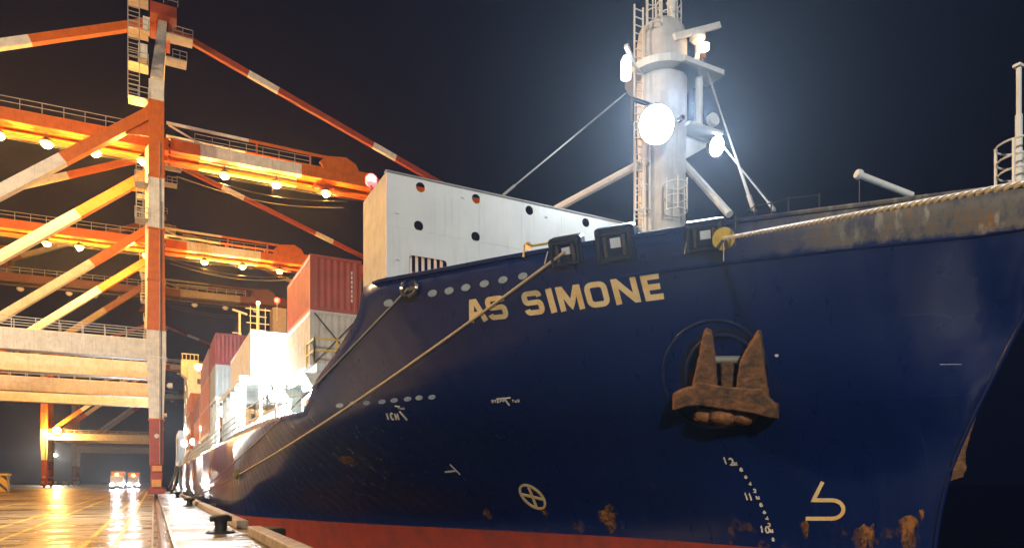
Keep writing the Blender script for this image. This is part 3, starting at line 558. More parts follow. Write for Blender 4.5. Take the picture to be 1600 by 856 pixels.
def arc(cx, cy, rx, ry, a0, a1, n=8): return [(cx + rx*math.cos(R(a0+(a1-a0)*k/n)), cy + ry*math.sin(R(a0+(a1-a0)*k/n))) for k in range(n+1)]
GL = {'A': [[(.06,0),(.40,1),(.60,1),(.94,0)], [(.24,.3),(.76,.3)]],
      'S': [[(.98,.80)] + arc(.82,.84,.16,.16,0,90,4)[1:] + arc(.18,.80,.18,.20,90,180,4) + arc(.18,.70,.18,.18,180,270,4) + arc(.80,.32,.18,.2,90,0,4) + arc(.80,.20,.18,.20,0,-90,4) + arc(.18,.18,.18,.18,270,180,4)],
      'I': [[(.5,0),(.5,1)]], 'M': [[(.05,0),(.05,1),(.14,1),(.5,.12),(.86,1),(.95,1),(.95,0)]],
      'O': [arc(.28,.76,.28,.24,180,90,5) + arc(.72,.76,.28,.24,90,0,5) + arc(.72,.24,.28,.24,0,-90,5) + arc(.28,.24,.28,.24,270,180,5) + [(0,.76)]],
      'N': [[(.04,0),(.04,1),(.10,1),(.90,0),(.96,0),(.96,1)]], 'E': [[(.98,1),(.05,1),(.05,0),(.98,0)], [(.05,.5),(.9,.5)]],
      '1': [[(.3,.8),(.55,1),(.55,0)]], '2': [arc(.5,.72,.42,.28,170,0,6) + [(.85,.5),(.06,0),(.95,0)]], '0': [arc(.5,.5,.45,.5,90,450,16)],
      '8': [arc(.5,.76,.36,.24,90,450,12), arc(.5,.27,.44,.27,90,450,12)], '6': [[(.8,1),(.2,.5)] + arc(.5,.28,.42,.28,150,510,12)], '4': [[(.7,0),(.7,1),(.05,.3),(.98,.3)]],
      'C': [arc(.5,.5,.46,.5,40,320,12)], 'H': [[(.05,0),(.05,1)],[(.95,0),(.95,1)],[(.05,.5),(.95,.5)]], 'T': [[(.0,1),(1,1)],[(.5,1),(.5,0)]], 'R': [[(.06,0),(.06,1),(.7,1),(.94,.85),(.94,.62),(.7,.48),(.06,.48)],[(.5,.48),(.96,0)]],
      'P': [[(.06,0),(.06,1),(.7,1),(.94,.85),(.94,.62),(.7,.48),(.06,.48)]], 'U': [[(.06,1)] + arc(.5,.4,.44,.4,180,360,8) + [(.94,1)]], 'G': [arc(.5,.5,.46,.5,40,350,12) + [(.55,.42)]], 'K': [[(.06,0),(.06,1)],[(.94,1),(.1,.45),(.94,0)]], '/': [[(0,1),(1,0)]]}
def ribbon(lines, quad, wpx, name, m, parent=ship, lift=.014, inset=True, cap=True):
    """stroke letters inside an image-space quad (bl, br, tr, tl), laid on the plating; wpx = stroke width in photo pixels"""
    bl, br, tr, tl = [np.array(q, float) for q in quad]
    Wd, Hd = np.linalg.norm(br-bl), np.linalg.norm(tl-bl)
    ix, iy = (wpx/2/Wd, wpx/2/Hd) if inset else (0, 0)
    def mp(u, v):
        u = ix + u*(1-2*ix); v = iy + v*(1-2*iy); return (bl*(1-u)+br*u)*(1-v) + (tl*(1-u)+tr*u)*v
    k = MB()
    for ln_ in lines:
        P = [mp(*p) for p in ln_]; Q = [P[0]]
        for a, b_ in zip(P, P[1:]):
            n = max(1, int(np.linalg.norm(b_-a)/4)); Q += [a + (b_-a)*(i+1)/n for i in range(n)]
        closed = np.linalg.norm(Q[0]-Q[-1]) < .3
        L_, R_ = [], []
        for i, p in enumerate(Q):
            if closed: a, c = (Q[i-1] if i else Q[-2]), (Q[i+1] if i < len(Q)-1 else Q[1])
            else: a, c = Q[max(i-1,0)], Q[min(i+1,len(Q)-1)]
            d1 = p-a; d2 = c-p; n1 = np.linalg.norm(d1); n2 = np.linalg.norm(d2)
            d1 = d1/n1 if n1 > 1e-6 else d2/n2; d2 = d2/n2 if n2 > 1e-6 else d1
            t = d1+d2; t /= max(np.linalg.norm(t), 1e-6); nn = np.array([-t[1], t[0]]); mit = min(1.8, 1/max(.35, float(nn @ np.array([-d1[1], d1[0]]))))
            e = np.array([0., 0.])
            if not closed and i in (0, len(Q)-1): e = t*(wpx/2)*(1 if i else -1)*(1 if inset and cap else 0)
            L_.append(p+nn*wpx/2*mit+e); R_.append(p-nn*wpx/2*mit+e)
        hl = [on_hull(*p, lift) for p in L_]; hr = [on_hull(*p, lift) for p in R_]
        if any(h_ is None for h_ in hl+hr): continue
        n = len(Q); vs = [h_[0] for h_ in hl] + [h_[0] for h_ in hr] + [h_[0]-h_[1]*(lift+.01) for h_ in hl] + [h_[0]-h_[1]*(lift+.01) for h_ in hr]
        fs = []
        for i in range(n-1): fs += [(i, i+1, n+i+1, n+i), (i, i+1, 2*n+i+1, 2*n+i), (n+i, n+i+1, 3*n+i+1, 3*n+i)]
        k.add(vs, fs); lift += .0015
    return k.build(name, m, parent) if k.v else None
def base(x): return 504.5 - (x-734)*(37.5/304)
def top(x): return 469.5 - (x-724)*(44.0/308)
LET = [('A',733,764,7.6),('S',766,797,7.6),('S',823,854,8.0),('I',861.5,871.5,9.4),('M',875.5,916.5,8.4),('O',920.5,955.5,8.6),('N',962.5,1003.5,9.0),('E',1008.5,1039,9.2)]
for ch, x0, x1, wp in LET:
    dx = -10.3
    o = ribbon(GL[ch], ((x0, base(x0)), (x1, base(x1)), (x1+dx, top(x1+dx)), (x0+dx, top(x0+dx))), wp, 'name_letter', M_MARK, cap=ch != 'S')
def text(s, x, y, wd, ht, wp_, skew=0.0, slope=0.0, gap=.25, m=M_MARKW, name='hull_mark'):
    for ch in s:
        if ch != ' ': ribbon(GL[ch], ((x, y), (x+wd, y+slope*wd), (x+wd-skew*ht, y-ht+slope*wd), (x-skew*ht, y-ht)), wp_*1.1, name, m, inset=True, cap=False)
        x += wd*(1+gap); y += slope*wd*(1+gap)
# draught marks down the flare
def lerp(a, b_, t): return a + (b_-a)*t
text('12', 1131, 725, 8, 12, 1.8, .35, .12, name='draught_mark'); text('M', 1147, 727, 6, 6, 1.4, .3, .1, name='draught_mark')
for ch, x, y in (('8',1156,736),('6',1163,747),('4',1170,758),('2',1177,769),('8',1187,791),('6',1192,802),('4',1196.5,812),('2',1199.5,822)): text(ch, x, y, 6, 6.2, 1.4, .25, .08, name='draught_mark')
text('11', 1165, 781, 6, 12, 1.9, .35, .08, .1, name='draught_mark'); text('M', 1182, 780, 6, 6, 1.4, .25, .08, name='draught_mark')
text('10', 1187, 832, 8, 11.5, 1.9, .15, .05, .12, name='draught_mark'); text('M', 1203, 832, 6, 6, 1.4, .2, .05, name='draught_mark'); text('8', 1206, 845, 5, 6, 1.3, .15, .05, name='draught_mark')
# bulbous bow symbol
ribbon([[(.46,1.0),(.22,.52),(.55,.52)] + arc(.70,.28,.30,.24,90,-90,10) + [(.02,.04)]], ((1258,812),(1318,812),(1318,752),(1258,752)), 6.0, 'bulb_symbol', M_MARK, inset=False)
# bow thruster symbol
rot = .72
def mapc(u, v): # unit circle -> tilted ellipse in the photo
    a, b_ = 24.0, 12.0; x, y = u*a, v*b_; return (832 + x*math.cos(rot) - y*math.sin(rot), 775.5 + x*math.sin(rot) + y*math.cos(rot))
def free_ribbon(lines, wpx, name, m):
    return ribbon([[((x-700)/300, (900-y)/300) for x, y in l] for l in lines], ((700,900),(1000,900),(1000,600),(700,600)), wpx, name, m, inset=False)
free_ribbon([[mapc(math.cos(a), math.sin(a)) for a in np.linspace(0, 2*math.pi, 33)], [mapc(-.62,-.62), mapc(.62,.62)], [mapc(.62,-.66), mapc(-.62,.66)]], 3.6, 'thruster_symbol', M_MARK)
def pix(lines, wpx, name, m=M_MARKW):
    return ribbon([[((x-500)/500, (900-y)/500) for x, y in l] for l in lines], ((500,900),(1000,900),(1000,400),(500,400)), wpx, name, m, inset=False)
text('ICH', 604, 656, 6.5, 12, 1.9, .3, .02, .12); pix([[(624,642),(636,656)]], 2.2, 'hull_mark'); pix([[(617,634),(625,635)]], 1.6, 'hull_mark'); text('TUG', 622, 639, 3, 3, .8, .2, .05)
text('STEPP', 768, 629, 3.6, 4.5, 1.1, .1, -.04, .2); text('TUG', 800, 628.5, 3.6, 4.5, 1.1, .1, -.04, .2); pix([[(776,623),(798,621)]], 1.7, 'hull_mark'); pix([[(788,622),(796,633)]], 1.9, 'hull_mark')
pix([[(703,725),(719,741)]], 1.4, 'hull_mark'); pix([[(695,737),(712,735)]], 2.4, 'hull_mark')
decal(ell(1213.5,555,3.2,2.2), M_MARKW, 'draught_mark'); 
# raw rust patches with ragged outlines
def rust_mat():
    m = bpy.data.materials.new('eaten_rust_patch'); t, b = nodes_of(m); N, L = t.nodes, t.links; tc = N.new('ShaderNodeTexCoord'); sp = N.new('ShaderNodeSeparateXYZ'); L.new(tc.outputs['Generated'], sp.inputs[0])
    def M(op, a, c, v=None):
        k = N.new('ShaderNodeMath'); k.operation = op
        for i, q in enumerate((a, c, v)):
            if q is None: continue
            if isinstance(q, (int, float)): k.inputs[i].default_value = q
            else: L.new(q, k.inputs[i])
        return k.outputs[0]
    dy = M('ABSOLUTE', M('SUBTRACT', sp.outputs[1], .5), 0); up = M('SUBTRACT', 1.0, sp.outputs[2])
    mp = N.new('ShaderNodeMapping'); mp.inputs['Scale'].default_value = (1, 1, .28); L.new(tc.outputs['Object'], mp.inputs[0])
    n = N.new('ShaderNodeTexNoise'); n.inputs['Scale'].default_value = 9; n.inputs['Detail'].default_value = 8; n.inputs['Roughness'].default_value = .7; L.new(mp.outputs[0], n.inputs['Vector'])
    n2 = N.new('ShaderNodeTexNoise'); n2.inputs['Scale'].default_value = 7; n2.inputs['Detail'].default_value = 8; L.new(tc.outputs['Object'], n2.inputs['Vector'])
    f = M('SUBTRACT', M('ADD', M('MULTIPLY', n.outputs[0], 1.3), M('MULTIPLY', M('MULTIPLY', M('POWER', up, .7), -1.0), .42)), M('MULTIPLY', dy, 1.05))
    r = N.new('ShaderNodeMapRange'); r.inputs[1].default_value = .10; r.inputs[2].default_value = .34; L.new(f, r.inputs[0])
    c = N.new('ShaderNodeMix'); c.data_type = 'RGBA'; c.inputs[6].default_value = (.26,.105,.028,1); c.inputs[7].default_value = (.07,.035,.02,1); rr = N.new('ShaderNodeMapRange'); rr.inputs[1].default_value = .42; rr.inputs[2].default_value = .6; L.new(n2.outputs[0], rr.inputs[0]); L.new(rr.outputs[0], c.inputs[0]); L.new(c.outputs[2], b.inputs['Base Color'])
    b.inputs['Roughness'].default_value = .85; L.new(r.outputs[0], b.inputs['Alpha']); return m
M_EATEN = rust_mat()
rng = random.Random(3)
def ragged(cx, cy, w_, h_, n=18):
    return [(cx + w_/2*math.cos(a)*(.75+.5*rng.random()), cy + h_/2*math.sin(a)*(.75+.5*rng.random())) for a in np.linspace(0, 2*math.pi, n+1)[:-1]]
for cx, cy, w_, h_ in ((950,812,34,44),(1354,840,40,44),(1419,836,44,62),(1258,826,16,28),(851,800,14,16),(762,803,16,16),(543,720,36,18),(1440,806,12,22)): decal(ragged(cx, cy, w_, h_), M_EATEN, 'rust_patch', lift=.008)
# scraped paint line near the stem
decal([(1468,568.6),(1502,568.4),(1503,569.4),(1469,569.6)], M_OVAL, 'paint_scrape')

# --- anchor pocket + anchors
p, ex, ey, n = hull_frame(1133, 590)
AP, AX, AY, AN = p, ex, ey, n
def ring(rx, ry, cx, cy, r, lift, m, name, a0=0, a1=360):
    k = MB(); pts = []
    for a in np.linspace(R(a0), R(a1), 41):
        h_ = on_hull(cx + rx*math.cos(a), cy - ry*math.sin(a), lift); pts.append(h_[0])
    k.path(pts, r, 8); return k.build(name, m, ship, True)
M_BOL = mat('bolster_paint', (.006, .017, .070), .3, col2=(.02, .03, .07), scale=3, coat=.3)
ring(82, 84, 1118, 584, .045, .0, M_BOL, 'hawse_bolster'); ring(58, 62, 1130, 585, .055, .01, M_BOL, 'hawse_bolster')
decal(ell(1128, 583, 66, 70, 0, 36), mat('hawse_dark', (.0035, .007, .024), .5), 'hawse_shade_disc', lift=.016)  # flat dark disc: the pocket's shade is put into its colour
def plane_pt(px, py, lift):
    d = ray(px, py); o = AP + AN*lift; t = (o - CAM).dot(AN)/d.dot(AN); return CAM + d*t
CLOUD = bpy.data.textures.new('cast_pitting', 'CLOUDS'); CLOUD.noise_scale = .16
def cast(o, vx=.035):
    md = o.modifiers.new('remesh', 'REMESH'); md.mode = 'VOXEL'; md.voxel_size = vx; md.use_smooth_shade = True
    md = o.modifiers.new('soften', 'SMOOTH'); md.factor = .5; md.iterations = 2
    md = o.modifiers.new('pitting', 'DISPLACE'); md.texture = CLOUD; md.strength = .05; md.mid_level = .5; md.texture_coords = 'LOCAL'; return o
def anchor(mirror, label):
    def mm(v): v = Vector(v); return Vector((2*C - v.x, v.y, v.z)) if mirror else v
    base_ = mm(plane_pt(1133, 640, .3)); t = thing('ship_anchor', label, 'anchor', base_, 0, None)
    def part(name, poly, l0, l1, m=M_RUST, tip=1.0, seg=1):
        k = MB(); A = [mm(plane_pt(x, y, l0)) - base_ for x, y in poly]; cx = sum(p[0] for p in poly)/len(poly); cy = sum(p[1] for p in poly)/len(poly)
        B = [mm(plane_pt(cx+(x-cx)*tip, cy+(y-cy)*tip, l1)) - base_ for x, y in poly]; nn = len(poly)
        k.add(A+B, [tuple(range(nn)), tuple(range(nn, 2*nn))] + [(i, (i+1)%nn, nn+(i+1)%nn, nn+i) for i in range(nn)]); return cast(k.build(name, m, t))
    part('fluke', [(1076,624),(1085,585),(1093,548),(1098,520),(1103,510),(1113,514),(1118,548),(1121,585),(1124,624)], .06, .66, tip=.86)
    part('fluke', [(1147,626),(1148,598),(1153,566),(1164,544),(1176,528),(1184,514),(1190,515),(1194,548),(1198,590),(1206,632)], .06, .66, tip=.86)
    part('crown', [(1051,614),(1064,607),(1080,602),(1088,594),(1108,598),(1124,602),(1148,604),(1172,606),(1194,606),(1202,618),(1210,627),(1218,631),(1217,655),(1204,653),(1170,645),(1130,640),(1095,634),(1070,635),(1050,641)], .05, .72, tip=.95)
    part('shank', [(1124,560),(1148,560),(1147,628),(1125,626)], .05, .42, tip=.8)
    k = MB(); q = mm(plane_pt(1136, 557, .2)) - base_; r0 = mm(plane_pt(1116, 562, .2)) - base_; r1 = mm(plane_pt(1157, 562, .2)) - base_; k.tube(r0, r1, .11, 12); k.build('shackle', mat('shackle_steel', (.34, .33, .28), .5, .3, bump=.4), t, True)
    for x, y, r_ in ((1104, 652, .27), (1162, 654, .27), (1134, 652, .36)):
        bmx = bmesh.new(); bmesh.ops.create_uvsphere(bmx, u_segments=16, v_segments=10, radius=r_); me = bpy.data.meshes.new('crown_pad'); bmx.to_mesh(me); bmx.free()
        for v in me.vertices: v.co = Vector((v.co.x*1.5, v.co.y*1.2, v.co.z*.8)) + (mm(plane_pt(x, y-2, .22)) - base_)
        me.materials.append(M_RUSTO); me.shade_smooth(); cast(link('crown_pad', me, t))
    return t
anchor(False, 'rusty stockless anchor stowed flukes up in the hawse pocket on the near bow')
fa = anchor(True, 'rusty anchor hanging on its chain past the stem on the far bow'); fa.location = (19.6, 11.5, 2.2); fa.scale = (.78, .78, .78); fa.rotation_euler = (0, R(-24), 0)
k = MB()
for i in range(14):
    c_ = Vector((0, 0, .9 + i*.26)); e1 = Vector((1,0,0)) if i % 2 else Vector((0,1,0)); k.path([c_ + e1*.10*math.cos(a) + Vector((0,0,.19*math.sin(a))) for a in np.linspace(0, 2*math.pi, 13)], .035, 6)
k.build('chain', M_RUST, fa, True)

# ================================================================== DECK FITTINGS AFT OF THE FORECASTLE
M_STEELW = mat('white_deck_steel', (.55, .57, .56), .5, streak=.3)
k = MB(); k.box((C-11.0, 41.5, 4.43), (C+11.0, 126, 6.2)); k.build('hatch_coaming', M_STEELW, ship)
k = MB(); k.box((C-11.1, 31.6, 6.75), (C-8.2, 38.9, 7.12)); k.prism([(C-11.1,31.7,6.75),(C-10.2,31.7,6.75),(C-10.6,31.7,6.2),(C-11.1,31.7,6.4)], (0,.12,0)); k.build('container_platform', M_STEELW, ship)
for x, y in ((6.85, 32.3), (6.85, 38.2), (9.2, 32.3), (9.2, 38.2)):
    k = MB(); k.box((x-.28, y-.28, 4.43), (x+.28, y+.28, 6.75)); k.prism([(x-.28,y-.1,6.75),(x-.7,y-.1,6.75),(x-.28,y-.1,6.1)], (0,.2,0)); k.build('platform_column', M_STEELW, ship)
k = MB(); k.rail((C-11.25, 31.4, 7.12), (C-8.2, 31.4, 7.12), 1.1, 3, .035); k.rail((C-11.25, 31.4, 7.12), (C-11.25, 33.2, 7.12), 1.1, 1, .035); k.build('yellow_guard_rail', M_YELLOW, ship)
for y0_, y1_, z0_ in ((43.0,55.6,8.0),(60.8,67.2,8.75),(69,81.4,6.25),(83.6,96,6.25),(104.4,117,6.25)):
    for y in np.arange(y0_+.3, y1_, 2.95):
        k = MB(); k.box((4.55, y-.14, 4.43), (4.85, y+.14, z0_-.12)); k.build('lashing_post', M_STEELW, ship)
    k = MB(); k.box((4.5, y0_, z0_-.3), (C-8, y1_, z0_-.02)); k.build('cargo_platform', M_STEELW, ship)
k = MB(); ys = np.linspace(28.4, 60, 22)
for a, b_ in zip(ys, ys[1:]):
    A, B = Vector((C-hb(a,4.5)+.1, a, 4.5)), Vector((C-hb(b_,4.5)+.1, b_, 4.5)); k.rail(A, B, 1.1, 1, .022, 2)
k.build('deck_railing', M_STEELW, ship)
k = MB(); k.rail((4.3, 60, 4.5), (4.3, 128, 4.5), 1.1, 46, .025, 2); k.build('deck_railing', M_STEELW, ship)
for x, y, s_ in ((7.6,29.5,.7),(9.0,31,.6),(6.6,35.5,.5),(8.2,40.3,.9),(6.0,39.6,.5)):
    k = MB(); k.box((x, y, 4.43), (x+s_, y+s_*.8, 4.43+s_*1.5)); k.tube((x+s_/2,y+s_*.4,4.4+s_*1.5),(x+s_/2,y+s_*.4,4.7+s_*1.8),.1,8); bevel(k.build('deck_vent', mat('pale_green_paint', (.25, .42, .36), .5), ship), .03)
k = MB(); k.tube((6.6, 30.3, 4.9), (7.3, 30.9, 4.9), .38, 16); k.tube((6.5, 30.2, 4.9), (6.62, 30.32, 4.9), .6, 16); k.tube((7.25, 30.85, 4.9), (7.37, 30.97, 4.9), .6, 16); k.box((6.5,30.2,4.43),(7.4,30.9,4.6)); k.build('mooring_winch', M_DARK, ship, True)
k = MB()
for a, b_ in (((5.6,39.8,4.5),(8.3,40.2,7.0)), ((5.6,40.2,7.0),(8.3,39.8,4.5)), ((5.4,41,4.5),(5.4,41,7.6)), ((8.6,41,4.5),(8.6,41,7.6))): k.beam(a, b_, .12, .12)
k.build('lashing_bridge', M_STEELW, ship)
# deck floodlights
def deck_flood(loc, aim, power, r=.3):
    ax = Vector(aim).normalized(); q = Vector(loc); k = MB(); k.lathe(q-ax*.3, [(r*.5,0),(r,.18),(r*1.1,.29)], 14, 0, ax); k.lathe(q-ax*.012, [(r,0),(r,.02)], 14, 1, ax)
    k.tube(q-ax*.2, q-ax*.2-Vector((0,0,.8)), .04, 6); k.build('deck_floodlight', [M_DARK, L_WHITE], ship); lamp('deck_flood_light', q+ax*.25, power, COOL, r, ship)
deck_flood((6.2, 40.8, 6.6), (-.2,-1,-.1), 26000, .34)
for dx_, dz_ in ((.75,.1),(-.6,.5),(.2,.75)): deck_flood((6.2+dx_, 40.85, 6.5+dz_), (-.2,-1,-.1), 3000, .3)
deck_flood((7.0, 39.2, 6.5), (.1,1,.5), 2600, .3); deck_flood((7.6, 40.6, 5.4), (-.1,-1,0), 6000, .3)
deck_flood((4.9, 58.8, 7.3), (-.3,-1,-.2), 5000, .4); deck_flood((4.9, 82.4, 7.6), (-.4,-1,-.2), 900, .4); deck_flood((4.7, 100, 7.0), (-.4,-1,-.2), 1000, .45); deck_flood((4.5, 124, 8.0), (-.5,-1,-.3), 2500, .6)
deck_flood((4.4, 83, 14.4), (-.4,-1,.0), 250, .35)
# accommodation, bridge wing, signal masts, funnel
AYF = 128
k = MB(); k.box((5.2, AYF, 4.43), (2*C-5.2, 146, 22.0)); house = k.build('deckhouse', M_STEELW, ship)
for i in range(5):
    for jx in range(8):
        x = 6.6 + jx*2.9; z = 7.2 + i*2.8; k = MB(); k.box((x, AYF-.04, z), (x+.7, AYF+.02, z+.9)); k.build('window', L_WARM if (i+jx) % 3 == 0 else M_DARK, house)
for i in range(5):
    for jy in range(4):
        y = 130 + jy*4; z = 7.2+i*2.8; k = MB(); k.box((5.16, y, z), (5.22, y+.7, z+.9)); k.build('window', L_WARM if (i+jy) % 2 == 0 else M_DARK, house)
k = MB(); k.box((9, AYF+1, 22.0), (2*C-9, 138, 25.2)); wheel = k.build('wheelhouse', M_STEELW, ship)
k = MB(); k.box((9.3, AYF+.95, 23.2), (2*C-9.3, AYF+1.02, 24.4)); k.build('bridge_window', M_DARK, wheel)
k = MB(); k.prism([(4.2, AYF+1.5, 22.6), (4.2, AYF+1.5, 20.2), (6.9, AYF+1.5, 18.2), (6.9, AYF+1.5, 22.6)], (0,3.0,0)); wing = k.build('bridge_wing', mat('cream_ship_paint', (.62, .55, .40), .5), ship)
k = MB()
for i in range(5): xx = 4.35 + i*.62; k.box((xx-.05, AYF+1.45, 22.62), (xx+.05, AYF+1.55, 23.7))
k.box((4.2, AYF+1.45, 23.6), (6.95, AYF+1.56, 23.75)); k.box((4.2, AYF+1.45, 22.6), (6.95, AYF+1.56, 22.72)); k.build('wing_window_frame', M_STEELW, wing)
wm = [at_y(430-55, 520, 133), at_y(375, 488, 133)]
k = MB(); k.prism([(wm[0].x-.9,133,25.2),(wm[0].x+.9,133,25.2),(wm[0].x+.2,133,28.8),(wm[0].x-.2,133,28.8)], (0,.8,0)); k.tube((wm[0].x,133.4,28.5),(wm[0].x,133.4,wm[1].z),.2,8); k.beam((wm[1].x-1.3,132.6,wm[1].z+.3),(wm[1].x+1.3,134,wm[1].z),.3,.3); k.beam((wm[1].x-1.3,133.4,28.9),(wm[1].x+.3,133.4,28.9),.15,.15); k.build('radar_mast', M_STEELW, ship)
sm = at_y(403, 480, 133); k = MB(); k.tube((sm.x,133,25.2),(sm.x,133,sm.z+.4),.28,8)
for zz, ww in ((sm.z-.4,2.2),(sm.z-1.7,1.5),(sm.z-3.0,2.0),(sm.z-4.2,1.3)): k.beam((sm.x-ww,133,zz),(sm.x+ww,133,zz),.16,.16)
for s_ in (-1.3,1.3): k.tube((sm.x+s_,133,25.2),(sm.x+s_,133,sm.z),.08,6)
k.build('signal_mast', M_STEELW, ship)
k = MB(); k.lathe((sm.x, 132.7, sm.z+.4), [(.15,0),(.3,.15),(.3,.5),(.1,.65)], 10); k.build('mast_lamp', L_AMBER, ship)
fp = at_y(437, 500, 142); k = MB(); k.box((fp.x-1.3, 142, 22), (fp.x+1.3, 146, at_y(437,481,142).z)); k.build('exhaust_casing', mat('grey_casing', (.32, .28, .26), .5, streak=.3), ship)
rb = at_y(433, 470, 141.8); k = MB(); k.tube((rb.x,141.8,rb.z-4),(rb.x,141.8,rb.z-.3),.1,6); k.build('beacon_post', M_STEELW, ship)
k = MB(); k.lathe((rb.x,141.8,rb.z-.4), [(.3,0),(.5,.2),(.5,.8),(.25,1)], 12); k.build('red_beacon', L_RED, ship)
k = MB(); k.box((4.6, 158, 4.43), (2*C-4.6, 176, 12.4)); poop = k.build('poop_house', M_STEELW, ship)
for i in range(4): k = MB(); k.box((4.54, 159+i*3.6, 6), (4.62, 160.5+i*3.6, 11)); k.build('door_panel', M_DARK, poop)
lamp('stern_light', (3.6, 150, 12), 2500, COOL, .4, ship); lamp('stern_light', (3.6, 120, 10), 2000, (1,.85,.6), .4, ship)
k = MB()                                             # gangway down to the quay near the stern
k.beam((3.8,150,.8),(4.0,139,4.6),.9,.12); k.rail((3.4,150,.8),(3.6,139,4.6),1.0,8,.03); k.rail((4.2,150,.8),(4.4,139,4.6),1.0,8,.03); k.build('gangway', M_GALV, ship)

# ================================================================== CONTAINERS
CM = {}
def container_parts(L, H, key, paint):
    if (L, H, key) in CM: return CM[(L, H, key)]
    W = 2.44; f = MB(); e = .14
    for x in (0, W-e):
        for y in (0, L-e): f.box((x, y, 0), (x+e, y+e, H))
    for z in (0, H-e):
        for x in (0, W-e): f.box((x+.004, e, z), (x+e-.004, L-e, z+e))
        for y in (0, L-e): f.box((e, y+.004, z), (W-e, y+e-.004, z+e))
    def corr(span, ax):
        k = MB(); n = int(span/.28); st_ = span/n; prof = []
        for i in range(n):
            a = i*st_; prof += [(a, .036), (a+.07*st_/.28, .036), (a+.14*st_/.28, 0), (a+.21*st_/.28, 0)]
        prof.append((span, .036)); vs = []
        for a, d in prof:
            for z in (e*.9, H-e*.9): vs.append(((.02+d, e+a, z) if ax == 'y' else (e+a, .02+d, z)))
        k.add(vs, [(2*i, 2*i+2, 2*i+3, 2*i+1) for i in range(len(prof)-1)]); return k
    ms = [('frame', f.mesh('frame'), (0,0,0), 0), ('side_panel', corr(L-2*e, 'y').mesh('side_panel'), (0,0,0), 0), ('end_panel', corr(W-2*e, 'x').mesh('end_panel'), (0,0,0), 0)]
    rf = MB(); rf.box((.02,.02,H-.05),(W-.02,L-.02,H-.012)); rf.box((.02,.02,.02),(W-.02,L-.02,.1)); ms.append(('roof_panel', rf.mesh('roof_panel'), (0,0,0), 0))
    for n_, me, _, _ in ms: me.materials.append(paint)
    CM[(L, H, key)] = ms; return ms
PAINT = {'red': mat('red_container_paint', (.36, .052, .022), .45, streak=.5, streakcol=(.16, .05, .03), bump=.1), 'white': mat('pale_container_paint', (.52, .47, .40), .5, streak=.6, streakcol=(.16, .12, .09)),
         'maroon': mat('maroon_container_paint', (.20, .03, .035), .45, streak=.4, streakcol=(.3, .12, .1)), 'grey': mat('grey_container_paint', (.27, .30, .31), .5, streak=.4), 'brown': mat('brown_container_paint', (.26, .11, .075), .5, streak=.4),
         'orange': mat('orange_container_paint', (.42, .15, .05), .45, streak=.35), 'dark': mat('dark_container_paint', (.06, .05, .055), .6)}
def container(x, y, z, L, H, key, label, group):
    t = thing('shipping_container', label, 'container', (x, y, z), 0, group)
    for n_, me, _, _ in container_parts(L, H, key, PAINT[key]):
        o = link(n_, me, t)
        if n_ == 'side_panel': o2 = link(n_, me, t); o2.location = (2.44, L, 0); o2.rotation_euler = (0,0,math.pi)
        if n_ == 'end_panel': o2 = link(n_, me, t); o2.location = (2.44, L, 0); o2.rotation_euler = (0,0,math.pi)
    return t
G1 = 'containers stacked on the ship deck'
X1 = 6.45
tr = container(X1, 32.4, 9.75, 6.06, 2.59, 'red', 'red container with a white vertical mark, topmost of the stack behind the breakwater', G1)
k = MB(); 
for i in range(7): k.box((1.93, -.005, .55+i*.22), (2.0, .016, .70+i*.22))
k.build('white_code_marks', M_MARKW, tr)
container(X1, 32.4, 7.14, 6.06, 2.59, 'white', 'pale dirty container with crossed lashing rods under the red one', G1)
t = thing('lashing_cross', 'crossed lashing rods over the front of the pale container', 'lashing rods', (X1, 32.3, 7.14))
for a, b_ in (((.2,0,.1),(2.3,0,2.45)), ((2.3,.05,.1),(.2,.05,2.45))): k = MB(); k.tube(a, b_, .03, 6); k.build('lashing_rod', M_DARK, t)
container(5.15, 43.2, 8.02, 12.19, 2.75, 'white', 'glaring white container end lit by the deck floodlight', G1)
k3 = [(61,8.76,6.06,2.62,'grey','grey container below the maroon one'), (61,11.39,6.06,2.62,'maroon','maroon container on top of the grey one'),
      (69,6.27,12.19,2.59,'orange','orange lit container lowest in the tall stack behind the grey one'), (69,8.87,12.19,2.59,'orange','orange lit container midway up the tall stack behind the grey one'), (69,11.47,12.19,2.59,'brown','orange brown container topping the tall stack behind the maroon one'),
      (83.7,6.27,12.19,2.59,'orange','orange lit container at the bottom of the low stack amidships'), (83.7,8.87,12.19,2.59,'brown','brown container topping the low stack amidships'),
      (104.5,6.27,12.19,2.59,'orange','lowest container of the last stack before the bridge'), (104.5,8.87,12.19,2.59,'brown','second container up in the last stack before the bridge'), (104.5,11.47,12.19,2.59,'orange','topmost container of the last stack before the bridge')]
for y, z, L, H, key, lb in k3: container(4.53, y, z, L, H, key, lb, G1)

